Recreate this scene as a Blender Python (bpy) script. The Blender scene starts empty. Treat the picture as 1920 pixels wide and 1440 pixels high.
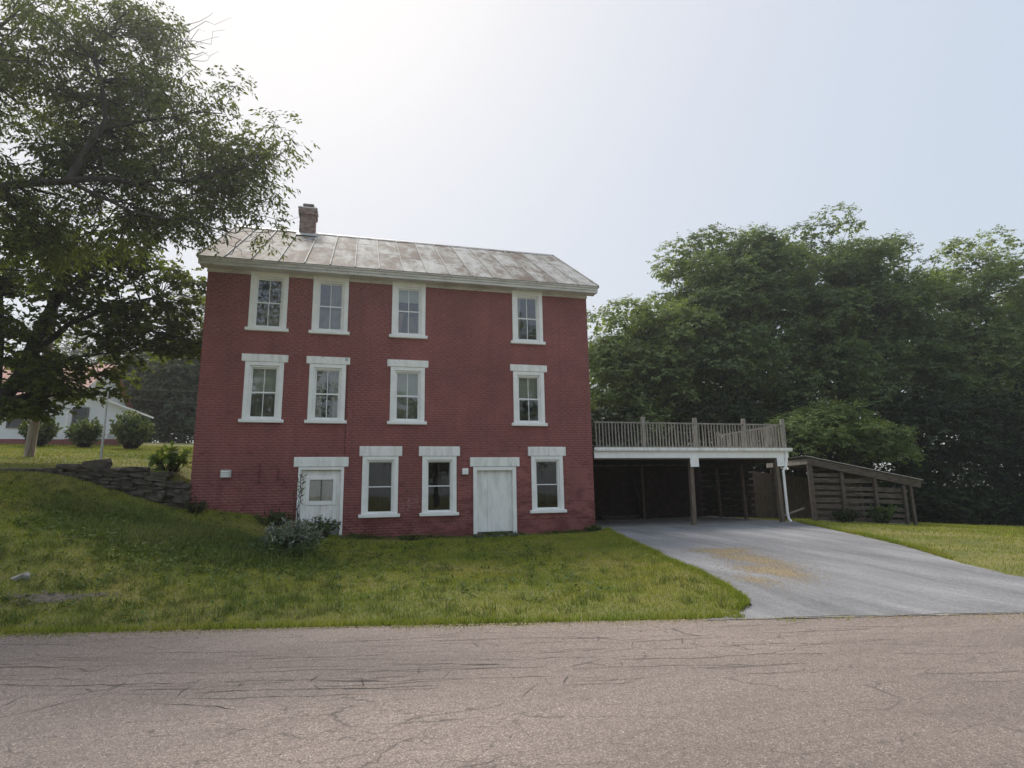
import bpy, math
import numpy as np
from mathutils import Vector, Matrix

rng = np.random.default_rng(7)
R = math.radians
SC = bpy.context.scene
COL = SC.collection

# ------------------------------------------------------------------ camera
CAM = np.array([4.3183, -17.6457, 1.2872])
YAW, PITCH, ROLL, FPX = R(14.968), R(10.511), R(-0.976), 1092.35
fw = np.array([math.sin(YAW)*math.cos(PITCH), math.cos(YAW)*math.cos(PITCH), math.sin(PITCH)])
rt = np.array([math.cos(YAW), -math.sin(YAW), 0.0])
up = np.cross(rt, fw)
rt2 = rt*math.cos(ROLL) + up*math.sin(ROLL)
up2 = -rt*math.sin(ROLL) + up*math.cos(ROLL)
cd = bpy.data.cameras.new('camera')
cd.sensor_fit = 'HORIZONTAL'; cd.sensor_width = 36.0; cd.lens = 36.0*FPX/1920.0
cd.clip_start = 0.1; cd.clip_end = 2000
cam = bpy.data.objects.new('camera', cd); COL.objects.link(cam)
m = Matrix.Identity(4)
for i in range(3):
    m[i][0] = rt2[i]; m[i][1] = up2[i]; m[i][2] = -fw[i]; m[i][3] = CAM[i]
cam.matrix_world = m
SC.camera = cam

# ------------------------------------------------------------------ sky, sun, exposure
SUN_EL, SUN_AZ = R(54), R(-16)          # azimuth from +Y towards +X
w = bpy.data.worlds.new('World'); SC.world = w; w.use_nodes = True
wn = w.node_tree.nodes; wl = w.node_tree.links
sky = wn.new('ShaderNodeTexSky'); sky.sky_type = 'NISHITA'; sky.sun_disc = False
sky.sun_elevation = SUN_EL; sky.sun_rotation = SUN_AZ
sky.air_density = 1.0; sky.dust_density = 3.0; sky.ozone_density = 1.5; sky.altitude = 100
hsv = wn.new('ShaderNodeHueSaturation'); hsv.inputs['Saturation'].default_value = 3.2
bg = wn['Background']; bg.inputs['Strength'].default_value = 0.10
gm = wn.new('ShaderNodeGamma'); gm.inputs['Gamma'].default_value = 0.105      # thick haze evens the sky out
wl.new(sky.outputs[0], gm.inputs['Color']); wl.new(gm.outputs[0], hsv.inputs['Color']); wl.new(hsv.outputs[0], bg.inputs['Color'])
hsv.inputs['Value'].default_value = 2.78
sd = bpy.data.lights.new('sun', 'SUN'); sd.energy = 1.5; sd.angle = R(22); sd.color = (1.0, 0.94, 0.85)
sun = bpy.data.objects.new('sun', sd); COL.objects.link(sun)
S = Vector((math.sin(SUN_AZ)*math.cos(SUN_EL), math.cos(SUN_AZ)*math.cos(SUN_EL), math.sin(SUN_EL)))
sun.rotation_euler = S.to_track_quat('Z', 'Y').to_euler()
vs = SC.view_settings
vs.view_transform = 'Standard'; vs.look = 'None'; vs.gamma = 1.0; vs.use_curve_mapping = False
vs.exposure = 1.35
SC.cycles.use_denoising = True
SC.cycles.max_bounces = 6; SC.cycles.transparent_max_bounces = 16

# ------------------------------------------------------------------ materials
def nt(name):
    mt = bpy.data.materials.new(name); mt.use_nodes = True
    n = mt.node_tree.nodes; l = mt.node_tree.links
    return mt, n, l, n['Principled BSDF']

def N(n, kind, **kw):
    o = n.new(kind)
    for k, v in kw.items():
        if k in o.inputs: o.inputs[k].default_value = v
        else: setattr(o, k, v)
    return o

def ramp(n, stops, interp='LINEAR'):
    r = n.new('ShaderNodeValToRGB'); e = r.color_ramp.elements; r.color_ramp.interpolation = interp
    while len(e) < len(stops): e.new(0.5)
    for i, (p, c) in enumerate(stops):
        e[i].position = p
        e[i].color = (c, c, c, 1) if isinstance(c, (int, float)) else (*c, 1)
    return r

def pos(n, l, scale=(1, 1, 1)):
    g = n.new('ShaderNodeNewGeometry'); mp = n.new('ShaderNodeMapping')
    mp.inputs['Scale'].default_value = scale
    l.new(g.outputs['Position'], mp.inputs['Vector'])
    return g, mp.outputs[0]

def mixc(n, l, fac, a, b, mode='MIX'):
    x = n.new('ShaderNodeMix'); x.data_type = 'RGBA'; x.blend_type = mode
    for s, v in ((x.inputs[0], fac), (x.inputs[6], a), (x.inputs[7], b)):
        if hasattr(v, 'links') or isinstance(v, bpy.types.NodeSocket): l.new(v, s)
        elif isinstance(v, (int, float)): s.default_value = v if s == x.inputs[0] else (v, v, v, 1)
        else: s.default_value = (*v, 1)
    return x.outputs[2]

def noise(n, l, vec, scale, detail=4, rough=.55, dist=0):
    t = N(n, 'ShaderNodeTexNoise', Scale=scale, Detail=detail, Roughness=rough, Distortion=dist)
    l.new(vec, t.inputs['Vector']); return t.outputs['Fac']

def bump(n, l, b, h, strength, dist=.01):
    bp = N(n, 'ShaderNodeBump', Strength=strength, Distance=dist)
    l.new(h, bp.inputs['Height']); l.new(bp.outputs[0], b.inputs['Normal'])

def simple(name, c1, c2, scale=3, rough=.8, stretch=(1, 1, 1), bstr=.3, bscale=60, island=0.0, lo=.35, hi=.65, metal=0, bdist=.006):
    mt, n, l, b = nt(name)
    g, v = pos(n, l, stretch)
    f = noise(n, l, v, scale, 6)
    r = ramp(n, [(lo, c1), (hi, c2)]); l.new(f, r.inputs[0]); c = r.outputs[0]
    if island:
        rr = ramp(n, [(0, 1-island), (1, 1+island)]); l.new(g.outputs['Random Per Island'], rr.inputs[0])
        mu = n.new('ShaderNodeVectorMath'); mu.operation = 'MULTIPLY'
        mr = N(n, 'ShaderNodeMapRange'); mr.inputs['To Min'].default_value = 1-island; mr.inputs['To Max'].default_value = 1+island
        l.new(g.outputs['Random Per Island'], mr.inputs['Value'])
        l.new(c, mu.inputs[0]); l.new(mr.outputs[0], mu.inputs[1]); c = mu.outputs[0]
    l.new(c, b.inputs['Base Color'])
    b.inputs['Roughness'].default_value = rough; b.inputs['Metallic'].default_value = metal
    if bstr: bump(n, l, b, noise(n, l, v, bscale, 4), bstr, bdist)
    return mt

def leafmat(name, dark, light, trans=.35, scale=.5, yellow=None):
    mt, n, l, b = nt(name)
    g, v = pos(n, l)
    f = noise(n, l, v, scale, 3)
    r = ramp(n, [(.35, dark), (.65, light)]); l.new(f, r.inputs[0])
    mr = N(n, 'ShaderNodeMapRange'); mr.inputs['To Min'].default_value = .65; mr.inputs['To Max'].default_value = 1.35
    l.new(g.outputs['Random Per Island'], mr.inputs['Value'])
    mu = n.new('ShaderNodeVectorMath'); mu.operation = 'MULTIPLY'
    l.new(r.outputs[0], mu.inputs[0]); l.new(mr.outputs[0], mu.inputs[1])
    c = mu.outputs[0]
    l.new(c, b.inputs['Base Color']); b.inputs['Roughness'].default_value = .65
    b.inputs['Specular IOR Level'].default_value = .18
    tr = n.new('ShaderNodeBsdfTranslucent')
    tc = mixc(n, l, 1.0, c, (1.25, 1.2, .45), 'MULTIPLY'); l.new(tc, tr.inputs['Color'])
    mx = n.new('ShaderNodeMixShader'); mx.inputs[0].default_value = trans
    l.new(b.outputs[0], mx.inputs[1]); l.new(tr.outputs[0], mx.inputs[2])
    l.new(mx.outputs[0], n['Material Output'].inputs['Surface'])
    return mt

def make_brick(name, red, dark, chipc, chip_hi=.70):
    mt, n, l, b = nt(name)
    g, v = pos(n, l)
    f = noise(n, l, v, .9, 5); r = ramp(n, [(.3, tuple(x*.74 for x in red)), (.7, tuple(x*1.06 for x in red))]); l.new(f, r.inputs[0])
    # dark weather stains with their own shape, more of them low on the wall
    gx = n.new('ShaderNodeSeparateXYZ'); l.new(g.outputs['Position'], gx.inputs[0])
    low = N(n, 'ShaderNodeMapRange'); low.inputs['From Min'].default_value = 3.2; low.inputs['From Max'].default_value = .2
    low.inputs['To Min'].default_value = -.10; low.inputs['To Max'].default_value = .08
    l.new(gx.outputs[2], low.inputs['Value'])
    _, v2 = pos(n, l, (1.1, 1, 2.2)); f2 = noise(n, l, v2, 1.6, 8, .7)
    ad = n.new('ShaderNodeMath'); ad.operation = 'ADD'; l.new(f2, ad.inputs[0]); l.new(low.outputs[0], ad.inputs[1])
    r2 = ramp(n, [(.50, 0), (.66, .85)]); l.new(ad.outputs[0], r2.inputs[0])
    c = mixc(n, l, r2.outputs[0], r.outputs[0], dark)
    # rain streaks
    _, v5 = pos(n, l, (3.2, 1, .22)); f5 = noise(n, l, v5, 1.4, 6, .6); r5 = ramp(n, [(.50, 0), (.68, .45)]); l.new(f5, r5.inputs[0])
    c = mixc(n, l, r5.outputs[0], c, tuple(x*.62 for x in red))
    # chipped paint
    _, v3 = pos(n, l, (1, 1, 2.2)); f3 = noise(n, l, v3, 9, 8, .75)
    f4 = noise(n, l, v, .55, 2)
    mu = n.new('ShaderNodeMath'); mu.operation = 'MULTIPLY'; l.new(f3, mu.inputs[0]); l.new(f4, mu.inputs[1])
    r3 = ramp(n, [(.405, 0), (.43, .55)]); l.new(mu.outputs[0], r3.inputs[0])
    c = mixc(n, l, r3.outputs[0], c, chipc)
    mr = N(n, 'ShaderNodeMapRange'); mr.inputs['To Min'].default_value = .975; mr.inputs['To Max'].default_value = 1.025
    l.new(g.outputs['Random Per Island'], mr.inputs['Value'])
    vm = n.new('ShaderNodeVectorMath'); vm.operation = 'MULTIPLY'; l.new(c, vm.inputs[0]); l.new(mr.outputs[0], vm.inputs[1])
    l.new(vm.outputs[0], b.inputs['Base Color']); b.inputs['Roughness'].default_value = .72
    bump(n, l, b, noise(n, l, v, 45, 5), .2, .005)
    return mt

def make_paint(name, c1, c2, under, amt=.8, scale=5, st=(1.5, 1, .35), chip=(.60, .65)):
    mt, n, l, b = nt(name); g, v = pos(n, l); _, v2 = pos(n, l, st)
    r = ramp(n, [(.3, c1), (.58, c2)]); l.new(noise(n, l, v2, scale, 6), r.inputs[0])
    r2 = ramp(n, [(chip[0], 0), (chip[1], amt)]); l.new(noise(n, l, v, 13, 9, .72), r2.inputs[0])
    l.new(mixc(n, l, r2.outputs[0], r.outputs[0], under), b.inputs['Base Color']); b.inputs['Roughness'].default_value = .65
    bump(n, l, b, noise(n, l, v, 40, 5), .3, .005)
    return mt

def make_roof():
    mt, n, l, b = nt('roof_metal')
    g, v = pos(n, l)
    _, vs_ = pos(n, l, (1.5, .55, .55))
    f = noise(n, l, vs_, 1.5, 9, .72, .4)
    oi = n.new('ShaderNodeObjectInfo')
    ad = n.new('ShaderNodeMath'); ad.operation = 'MULTIPLY_ADD'; ad.inputs[1].default_value = .16; ad.inputs[2].default_value = -.09
    l.new(oi.outputs['Random'], ad.inputs[0])
    sm = n.new('ShaderNodeMath'); sm.operation = 'ADD'; l.new(f, sm.inputs[0]); l.new(ad.outputs[0], sm.inputs[1])
    gx = n.new('ShaderNodeSeparateXYZ'); l.new(g.outputs['Position'], gx.inputs[0])
    wr = N(n, 'ShaderNodeMapRange'); wr.inputs['From Min'].default_value = -1; wr.inputs['From Max'].default_value = 8
    wr.inputs['To Min'].default_value = .06; wr.inputs['To Max'].default_value = -.03
    l.new(gx.outputs[0], wr.inputs['Value'])
    s2 = n.new('ShaderNodeMath'); s2.operation = 'ADD'; l.new(sm.outputs[0], s2.inputs[0]); l.new(wr.outputs[0], s2.inputs[1])
    r = ramp(n, [(.33, (.38, .38, .37)), (.42, (.30, .295, .285)), (.50, (.17, .15, .13)), (.60, (.095, .06, .045))])
    l.new(s2.outputs[0], r.inputs[0])
    f2 = noise(n, l, v, 11, 8, .8); r2 = ramp(n, [(.56, 0), (.70, .8)]); l.new(f2, r2.inputs[0])
    c = mixc(n, l, r2.outputs[0], r.outputs[0], (.10, .09, .07))
    b.inputs['Specular IOR Level'].default_value = .25
    l.new(c, b.inputs['Base Color']); b.inputs['Roughness'].default_value = .75; b.inputs['Metallic'].default_value = .0
    bump(n, l, b, noise(n, l, v, 6, 4), .3, .02)
    return mt

def make_asphalt(name, c_dark, c_mid, c_light, big, speck=95, stretch=(1, 1, 1), contrast=1.0, cracked=False):
    mt, n, l, b = nt(name)
    g, v = pos(n, l)
    vo = N(n, 'ShaderNodeTexVoronoi', Scale=speck); l.new(v, vo.inputs['Vector'])
    vr = n.new('ShaderNodeSeparateColor'); l.new(vo.outputs['Color'], vr.inputs[0])
    r = ramp(n, [(0, c_dark), (.45, c_mid), (.82, c_mid), (1, c_light)]); l.new(vr.outputs[0], r.inputs[0])
    _, v2 = pos(n, l, stretch)
    f = noise(n, l, v2, big, 7, .65); r2 = ramp(n, [(.3, 1-.22*contrast), (.7, 1+.18*contrast)])
    mr = N(n, 'ShaderNodeMapRange'); mr.inputs['From Min'].default_value = .3; mr.inputs['From Max'].default_value = .7
    mr.inputs['To Min'].default_value = 1-.22*contrast; mr.inputs['To Max'].default_value = 1+.18*contrast
    l.new(f, mr.inputs['Value'])
    f3 = noise(n, l, v, 14, 6, .7)
    m3 = N(n, 'ShaderNodeMapRange'); m3.inputs['From Min'].default_value = .3; m3.inputs['From Max'].default_value = .7
    m3.inputs['To Min'].default_value = .85; m3.inputs['To Max'].default_value = 1.15
    l.new(f3, m3.inputs['Value'])
    mm = n.new('ShaderNodeMath'); mm.operation = 'MULTIPLY'; l.new(mr.outputs[0], mm.inputs[0]); l.new(m3.outputs[0], mm.inputs[1])
    vm = n.new('ShaderNodeVectorMath'); vm.operation = 'MULTIPLY'; l.new(r.outputs[0], vm.inputs[0]); l.new(mm.outputs[0], vm.inputs[1])
    c = vm.outputs[0]
    if cracked:         # fine alligator cracking, stretched along the road
        for (sc, sx, th, lo, hi) in ((1.0, (.55, 2.6, 1), .013, .46, .60), (1.0, (1.6, 4.2, 1), .015, .54, .66)):
            mp = n.new('ShaderNodeMapping'); mp.inputs['Rotation'].default_value = (0, 0, math.atan(.245)); mp.inputs['Scale'].default_value = sx
            wn2 = N(n, 'ShaderNodeTexNoise', Scale=3.5, Detail=5, Roughness=.6); l.new(v, wn2.inputs['Vector'])
            ds = n.new('ShaderNodeVectorMath'); ds.operation = 'MULTIPLY_ADD'; ds.inputs[1].default_value = (.35, .35, 0)
            l.new(wn2.outputs['Color'], ds.inputs[0]); l.new(v, ds.inputs[2]); l.new(ds.outputs[0], mp.inputs['Vector'])
            ve = N(n, 'ShaderNodeTexVoronoi', Scale=sc, feature='DISTANCE_TO_EDGE'); l.new(mp.outputs[0], ve.inputs['Vector'])
            re = ramp(n, [(0, 1), (th, 0)]); l.new(ve.outputs['Distance'], re.inputs[0])
            rm = ramp(n, [(lo, 0), (hi, .75)]); l.new(noise(n, l, v2, .9, 4), rm.inputs[0])
            mk = n.new('ShaderNodeMath'); mk.operation = 'MULTIPLY'; l.new(re.outputs[0], mk.inputs[0]); l.new(rm.outputs[0], mk.inputs[1])
            c = mixc(n, l, mk.outputs[0], c, (.06, .05, .044))
    l.new(c, b.inputs['Base Color']); b.inputs['Roughness'].default_value = .9
    bump(n, l, b, vr.outputs[0], .6, .006)
    return mt

def make_ground():
    mt, n, l, b = nt('lawn_soil')
    g, v = pos(n, l)
    f = noise(n, l, v, .55, 6, .6); r = ramp(n, [(.32, (.10, .11, .024)), (.5, (.15, .15, .034)), (.68, (.23, .19, .065))]); l.new(f, r.inputs[0])
    f2 = noise(n, l, v, 7, 6, .7); r2 = ramp(n, [(.5, 0), (.72, .7)]); l.new(f2, r2.inputs[0])
    c = mixc(n, l, r2.outputs[0], r.outputs[0], (.10, .075, .035))
    l.new(c, b.inputs['Base Color']); b.inputs['Roughness'].default_value = .95
    bump(n, l, b, noise(n, l, v, 25, 5), .8, .03)
    return mt

def make_grass(name, dark, mid, dry, scale=.6):
    mt, n, l, b = nt(name)
    g, v = pos(n, l)
    f = noise(n, l, v, scale, 5, .65); r = ramp(n, [(.33, dark), (.54, mid), (.78, dry)]); l.new(f, r.inputs[0])
    mr = N(n, 'ShaderNodeMapRange'); mr.inputs['To Min'].default_value = .6; mr.inputs['To Max'].default_value = 1.4
    l.new(g.outputs['Random Per Island'], mr.inputs['Value'])
    vm = n.new('ShaderNodeVectorMath'); vm.operation = 'MULTIPLY'; l.new(r.outputs[0], vm.inputs[0]); l.new(mr.outputs[0], vm.inputs[1])
    l.new(vm.outputs[0], b.inputs['Base Color']); b.inputs['Roughness'].default_value = .7
    b.inputs['Specular IOR Level'].default_value = .2
    tr = n.new('ShaderNodeBsdfTranslucent'); l.new(vm.outputs[0], tr.inputs['Color'])
    mx = n.new('ShaderNodeMixShader'); mx.inputs[0].default_value = .3
    l.new(b.outputs[0], mx.inputs[1]); l.new(tr.outputs[0], mx.inputs[2]); l.new(mx.outputs[0], n['Material Output'].inputs['Surface'])
    return mt

def make_glass(name, tint=.86, refl=.085):
    mt, n, l, b = nt(name)
    n.remove(b)
    t = n.new('ShaderNodeBsdfTransparent'); t.inputs[0].default_value = (tint, tint, tint*.98, 1)
    gl = n.new('ShaderNodeBsdfGlossy'); gl.inputs['Roughness'].default_value = .015; gl.inputs['Color'].default_value = (.95, .97, 1, 1)
    _, v = pos(n, l); bp = N(n, 'ShaderNodeBump', Strength=.06, Distance=.02); l.new(noise(n, l, v, 2.5, 2), bp.inputs['Height'])
    l.new(bp.outputs[0], gl.inputs['Normal'])
    lw = n.new('ShaderNodeFresnel'); lw.inputs[0].default_value = 1.5
    ad = n.new('ShaderNodeMath'); ad.operation = 'ADD'; ad.inputs[1].default_value = refl-.04; l.new(lw.outputs[0], ad.inputs[0])
    mx = n.new('ShaderNodeMixShader'); l.new(ad.outputs[0], mx.inputs[0])
    l.new(t.outputs[0], mx.inputs[1]); l.new(gl.outputs[0], mx.inputs[2]); l.new(mx.outputs[0], n['Material Output'].inputs['Surface'])
    return mt

MT = dict(
    brick=make_brick('painted_brick', (.295, .098, .089), (.13, .029, .026), (.58, .46, .43)),
    mortar=make_brick('painted_mortar', (.290, .0965, .0875), (.128, .0285, .0255), (.57, .45, .42)),
    chimney=simple('chimney_brick', (.21, .135, .115), (.33, .23, .20), 6, .85, island=.25),
    white=make_paint('white_paint', (.82, .82, .80), (.91, .91, .89), (.55, .53, .48), .7, 3, (1, 1, 1), (.66, .70)),
    white_worn=make_paint('worn_white_paint', (.72, .71, .67), (.90, .90, .87), (.42, .39, .34)),
    cornice=make_paint('cornice_paint', (.46, .45, .42), (.66, .65, .62), (.28, .25, .21), .85, 3, (.6, 1, 3), (.585, .63)),
    eave=simple('eave_edge', (.10, .09, .08), (.2, .18, .16), 8, .7),
    lead=simple('lead_flashing', (.36, .36, .36), (.5, .5, .49), 7, .5),
    roof=make_roof(), seam=simple('seam_metal', (.22, .21, .195), (.40, .395, .38), 5, .7, bstr=.1),
    glass=make_glass('window_glass'), screen=make_glass('storm_screen', .42, .05),
    blind=simple('window_blind', (.66, .73, .66), (.74, .80, .73), 2, .8, (1, 1, 25), .3, 20),
    curtain=simple('grey_curtain', (.24, .24, .225), (.36, .35, .335), 4, .9),
    lace=simple('lace_curtain', (.55, .54, .50), (.70, .69, .66), 20, .9),
    pink=simple('pink_cloth', (.6, .33, .33), (.7, .45, .43), 10, .9),
    inside=simple('plaster_inside', (.14, .135, .125), (.18, .17, .16), 2, .9, bstr=0),
    deckwood=simple('grey_weathered_wood', (.22, .20, .175), (.37, .345, .305), 6, .85, (3, 3, .5), .4, 50, island=.2),
    post=simple('brown_post_wood', (.10, .075, .055), (.18, .14, .105), 5, .85, (4, 4, .5), .4, 50),
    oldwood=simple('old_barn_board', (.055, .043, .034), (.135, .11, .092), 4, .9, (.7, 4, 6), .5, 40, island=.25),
    redwood=simple('red_stained_board', (.16, .05, .035), (.22, .10, .08), 5, .9, (.7, 4, 6), .5, 40),
    tin=simple('corrugated_tin', (.17, .16, .15), (.32, .31, .29), 5, .5, metal=.3),
    concrete=simple('concrete_slab', (.22, .21, .20), (.34, .33, .31), 2.5, .9, bstr=.4),
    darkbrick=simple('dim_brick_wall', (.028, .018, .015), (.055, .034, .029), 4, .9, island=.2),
    stone=simple('fieldstone', (.035, .03, .024), (.12, .10, .078), 6, .9, bstr=.9, bscale=18, island=.35, bdist=.03),
    moss=simple('mossy_stone', (.03, .035, .015), (.12, .12, .08), 9, .95, bstr=.9, bscale=20, bdist=.03),
    soil=simple('grey_soil', (.085, .072, .058), (.17, .145, .12), 12, .95, island=.3),
    palestone=simple('pale_stone', (.15, .15, .13), (.30, .29, .26), 9, .85, bstr=.6, bscale=25),
    road=make_asphalt('road_asphalt', (.12, .093, .08), (.235, .188, .164), (.42, .36, .315), .45, 125, (.35, 1, 1), 1.4, True),
    drive=make_asphalt('driveway_asphalt', (.13, .13, .135), (.235, .235, .243), (.36, .36, .37), .9, 130, (1.5, .25, 1), 1.9),
    crack=simple('crack_tar', (.045, .038, .034), (.085, .073, .066), 8, .9, bstr=0),
    gravel=simple('tan_gravel', (.17, .135, .085), (.34, .275, .18), 30, .95, island=.3),
    ground=make_ground(),
    grass=make_grass('mown_grass', (.20, .265, .034), (.31, .33, .05), (.44, .38, .12)),
    tall=make_grass('tall_grass', (.11, .155, .035), (.165, .195, .052), (.22, .20, .08), .9),
    bark=simple('bark', (.022, .019, .016), (.05, .044, .037), 6, .95, (1, 1, .3), .9, 25, bdist=.03),
    dead=simple('dead_twig', (.16, .15, .14), (.24, .23, .21), 6, .9),
    pole=simple('bare_pole_wood', (.22, .18, .14), (.38, .33, .27), 4, .9, (5, 5, .4), .5, 30),
    galv=simple('galvanised_pipe', (.42, .42, .41), (.55, .55, .54), 3, .5, metal=.2),
    wire=simple('wire_rubber', (.04, .04, .04), (.06, .06, .06), 3, .6, bstr=0),
    clap=simple('white_siding', (.72, .74, .76), (.82, .83, .84), 1, .6, bstr=.1),
    redroof=simple('red_roof', (.30, .12, .09), (.40, .19, .15), 3, .7),
    redbase=simple('red_foundation', (.22, .08, .07), (.28, .11, .10), 3, .9),
    iron=simple('rusty_iron', (.10, .025, .022), (.15, .04, .035), 20, .7),
    ash=leafmat('ash_leaf', (.07, .10, .028), (.125, .16, .048), .5),
    maple=leafmat('maple_leaf', (.07, .10, .028), (.12, .155, .045), .55),
    locust=leafmat('woodland_leaf', (.12, .17, .075), (.205, .265, .12), .45, .35),
    locust2=leafmat('woodland_leaf_bright', (.14, .195, .07), (.235, .295, .12), .45, .35),
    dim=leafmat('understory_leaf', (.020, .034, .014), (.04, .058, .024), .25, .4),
    mid=leafmat('grey_green_leaf', (.075, .10, .07), (.12, .15, .105), .35, .4),
    far=leafmat('hazed_leaf', (.11, .13, .10), (.17, .19, .15), .3, .3),  # haze over the distant trees put into the leaf colour
    sage=leafmat('sage_leaf', (.19, .22, .18), (.32, .355, .30), .25, 2),
    hosta=leafmat('hosta_leaf', (.10, .16, .03), (.22, .29, .07), .4, 3),
    lilac=leafmat('lilac_leaf', (.08, .12, .06), (.16, .20, .11), .35, 1.5),
    turfweed=leafmat('turf_weed_leaf', (.075, .12, .03), (.12, .165, .045), .35, 3),
    weed=leafmat('weed_leaf', (.05, .085, .03), (.10, .14, .05), .3, 3),
)

# ------------------------------------------------------------------ object helpers
WLOC = {}
def link(name, data, parent=None, loc=(0, 0, 0)):
    o = bpy.data.objects.new(name, data); COL.objects.link(o)
    o.location = loc; WLOC[o.name] = Vector(loc)
    if parent is not None:
        o.parent = parent; o.matrix_parent_inverse = Matrix.Translation(-WLOC[parent.name])
    return o
def tag(o, label=None, cat=None, group=None, kind=None):
    if label: o['label'] = label
    if cat: o['category'] = cat
    if group: o['group'] = group
    if kind: o['kind'] = kind
    return o
def thing(name, label, cat, loc, group=None):
    return tag(link(name, None, None, loc), label, cat, group)

class MB:
    def __init__(s): s.v = []; s.f = []
    def quad(s, a, b, c, d):
        i = len(s.v); s.v += [tuple(a), tuple(b), tuple(c), tuple(d)]; s.f.append((i, i+1, i+2, i+3)); return s
    def box(s, x0, y0, z0, x1, y1, z1, bev=0.0):
        i = len(s.v)
        if bev <= 0:
            s.v += [(x, y, z) for z in (z0, z1) for y in (y0, y1) for x in (x0, x1)]
            for q in ((0, 2, 3, 1), (4, 5, 7, 6), (0, 1, 5, 4), (2, 6, 7, 3), (0, 4, 6, 2), (1, 3, 7, 5)):
                s.f.append(tuple(i+k for k in q))
            return s
        b = min(bev, (x1-x0)*.45, (y1-y0)*.45, (z1-z0)*.45)
        P = []
        for z, zz in ((z0, z0+b), (z1, z1-b)):
            for y, yy in ((y0, y0+b), (y1, y1-b)):
                for x, xx in ((x0, x0+b), (x1, x1-b)):
                    P += [(x, yy, zz), (xx, y, zz), (xx, yy, z)]
        s.v += P
        def c(xi, yi, zi, k): return i + (zi*4+yi*2+xi)*3+k
        F = s.f
        F += [(c(0,0,0,0), c(0,0,1,0), c(0,1,1,0), c(0,1,0,0)), (c(1,0,0,0), c(1,1,0,0), c(1,1,1,0), c(1,0,1,0)),
              (c(0,0,0,1), c(1,0,0,1), c(1,0,1,1), c(0,0,1,1)), (c(0,1,0,1), c(0,1,1,1), c(1,1,1,1), c(1,1,0,1)),
              (c(0,0,0,2), c(0,1,0,2), c(1,1,0,2), c(1,0,0,2)), (c(0,0,1,2), c(1,0,1,2), c(1,1,1,2), c(0,1,1,2))]
        for zi in (0, 1):
            for yi in (0, 1): F.append((c(0,yi,zi,1), c(1,yi,zi,1), c(1,yi,zi,2), c(0,yi,zi,2)))
            for xi in (0, 1): F.append((c(xi,0,zi,0), c(xi,1,zi,0), c(xi,1,zi,2), c(xi,0,zi,2)))
        for yi in (0, 1):
            for xi in (0, 1): F.append((c(xi,yi,0,0), c(xi,yi,1,0), c(xi,yi,1,1), c(xi,yi,0,1)))
        for zi in (0, 1):
            for yi in (0, 1):
                for xi in (0, 1): F.append((c(xi,yi,zi,0), c(xi,yi,zi,1), c(xi,yi,zi,2)))
        return s
    def beam(s, a, b, w, h, upv=(0, 0, 1)):          # rectangular bar between two points
        a = np.array(a, float); b = np.array(b, float); d = b-a; d /= np.linalg.norm(d)
        u = np.array(upv, float); sd_ = np.cross(d, u); sd_ /= np.linalg.norm(sd_); u = np.cross(sd_, d)
        i = len(s.v)
        for p in (a, b):
            for (p1, p2) in ((-1, -1), (1, -1), (1, 1), (-1, 1)):
                s.v.append(tuple(p + sd_*p1*w/2 + u*p2*h/2))
        s.f += [(i, i+3, i+2, i+1), (i+4, i+5, i+6, i+7)] + [(i+k, i+(k+1) % 4, i+4+(k+1) % 4, i+4+k) for k in range(4)]
        return s
    def tube(s, pts, rad, n=6, cap=True):
        pts = np.asarray(pts, float); m_ = len(pts)
        rad = np.broadcast_to(np.asarray(rad, float), (m_,))
        d = np.gradient(pts, axis=0); d /= (np.linalg.norm(d, axis=1, keepdims=True)+1e-9)
        ref = np.array([0, 0, 1.0]) if abs(d[0][2]) < .8 else np.array([1.0, 0, 0])
        i = len(s.v)
        for k in range(m_):
            a = np.cross(d[k], ref); a /= (np.linalg.norm(a)+1e-9); b = np.cross(d[k], a)
            for j in range(n):
                t = 2*math.pi*j/n
                s.v.append(tuple(pts[k] + rad[k]*(a*math.cos(t)+b*math.sin(t))))
        for k in range(m_-1):
            for j in range(n):
                s.f.append((i+k*n+j, i+k*n+(j+1) % n, i+(k+1)*n+(j+1) % n, i+(k+1)*n+j))
        if cap:
            s.f.append(tuple(i+j for j in range(n))); s.f.append(tuple(i+(m_-1)*n+j for j in reversed(range(n))))
        return s
    def mesh(s, name, mat=None, smooth=False):
        me = bpy.data.meshes.new(name); me.from_pydata(s.v, [], s.f)
        if mat: me.materials.append(MT[mat])
        if smooth: me.polygons.foreach_set('use_smooth', [True]*len(me.polygons))
        me.update(); return me
    def build(s, name, mat, parent=None, smooth=False):
        return link(name, s.mesh(name, mat, smooth), parent)

def np_mesh(name, V, Q, mat):       # V (n,3), Q (m,k) equal-sided faces
    me = bpy.data.meshes.new(name)
    me.vertices.add(len(V)); me.vertices.foreach_set('co', np.asarray(V, np.float32).ravel())
    k = Q.shape[1]
    me.loops.add(Q.size); me.loops.foreach_set('vertex_index', np.asarray(Q, np.int32).ravel())
    me.polygons.add(len(Q)); me.polygons.foreach_set('loop_start', np.arange(0, Q.size, k, dtype=np.int32))
    me.materials.append(MT[mat]); me.update(calc_edges=True); return me

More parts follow.
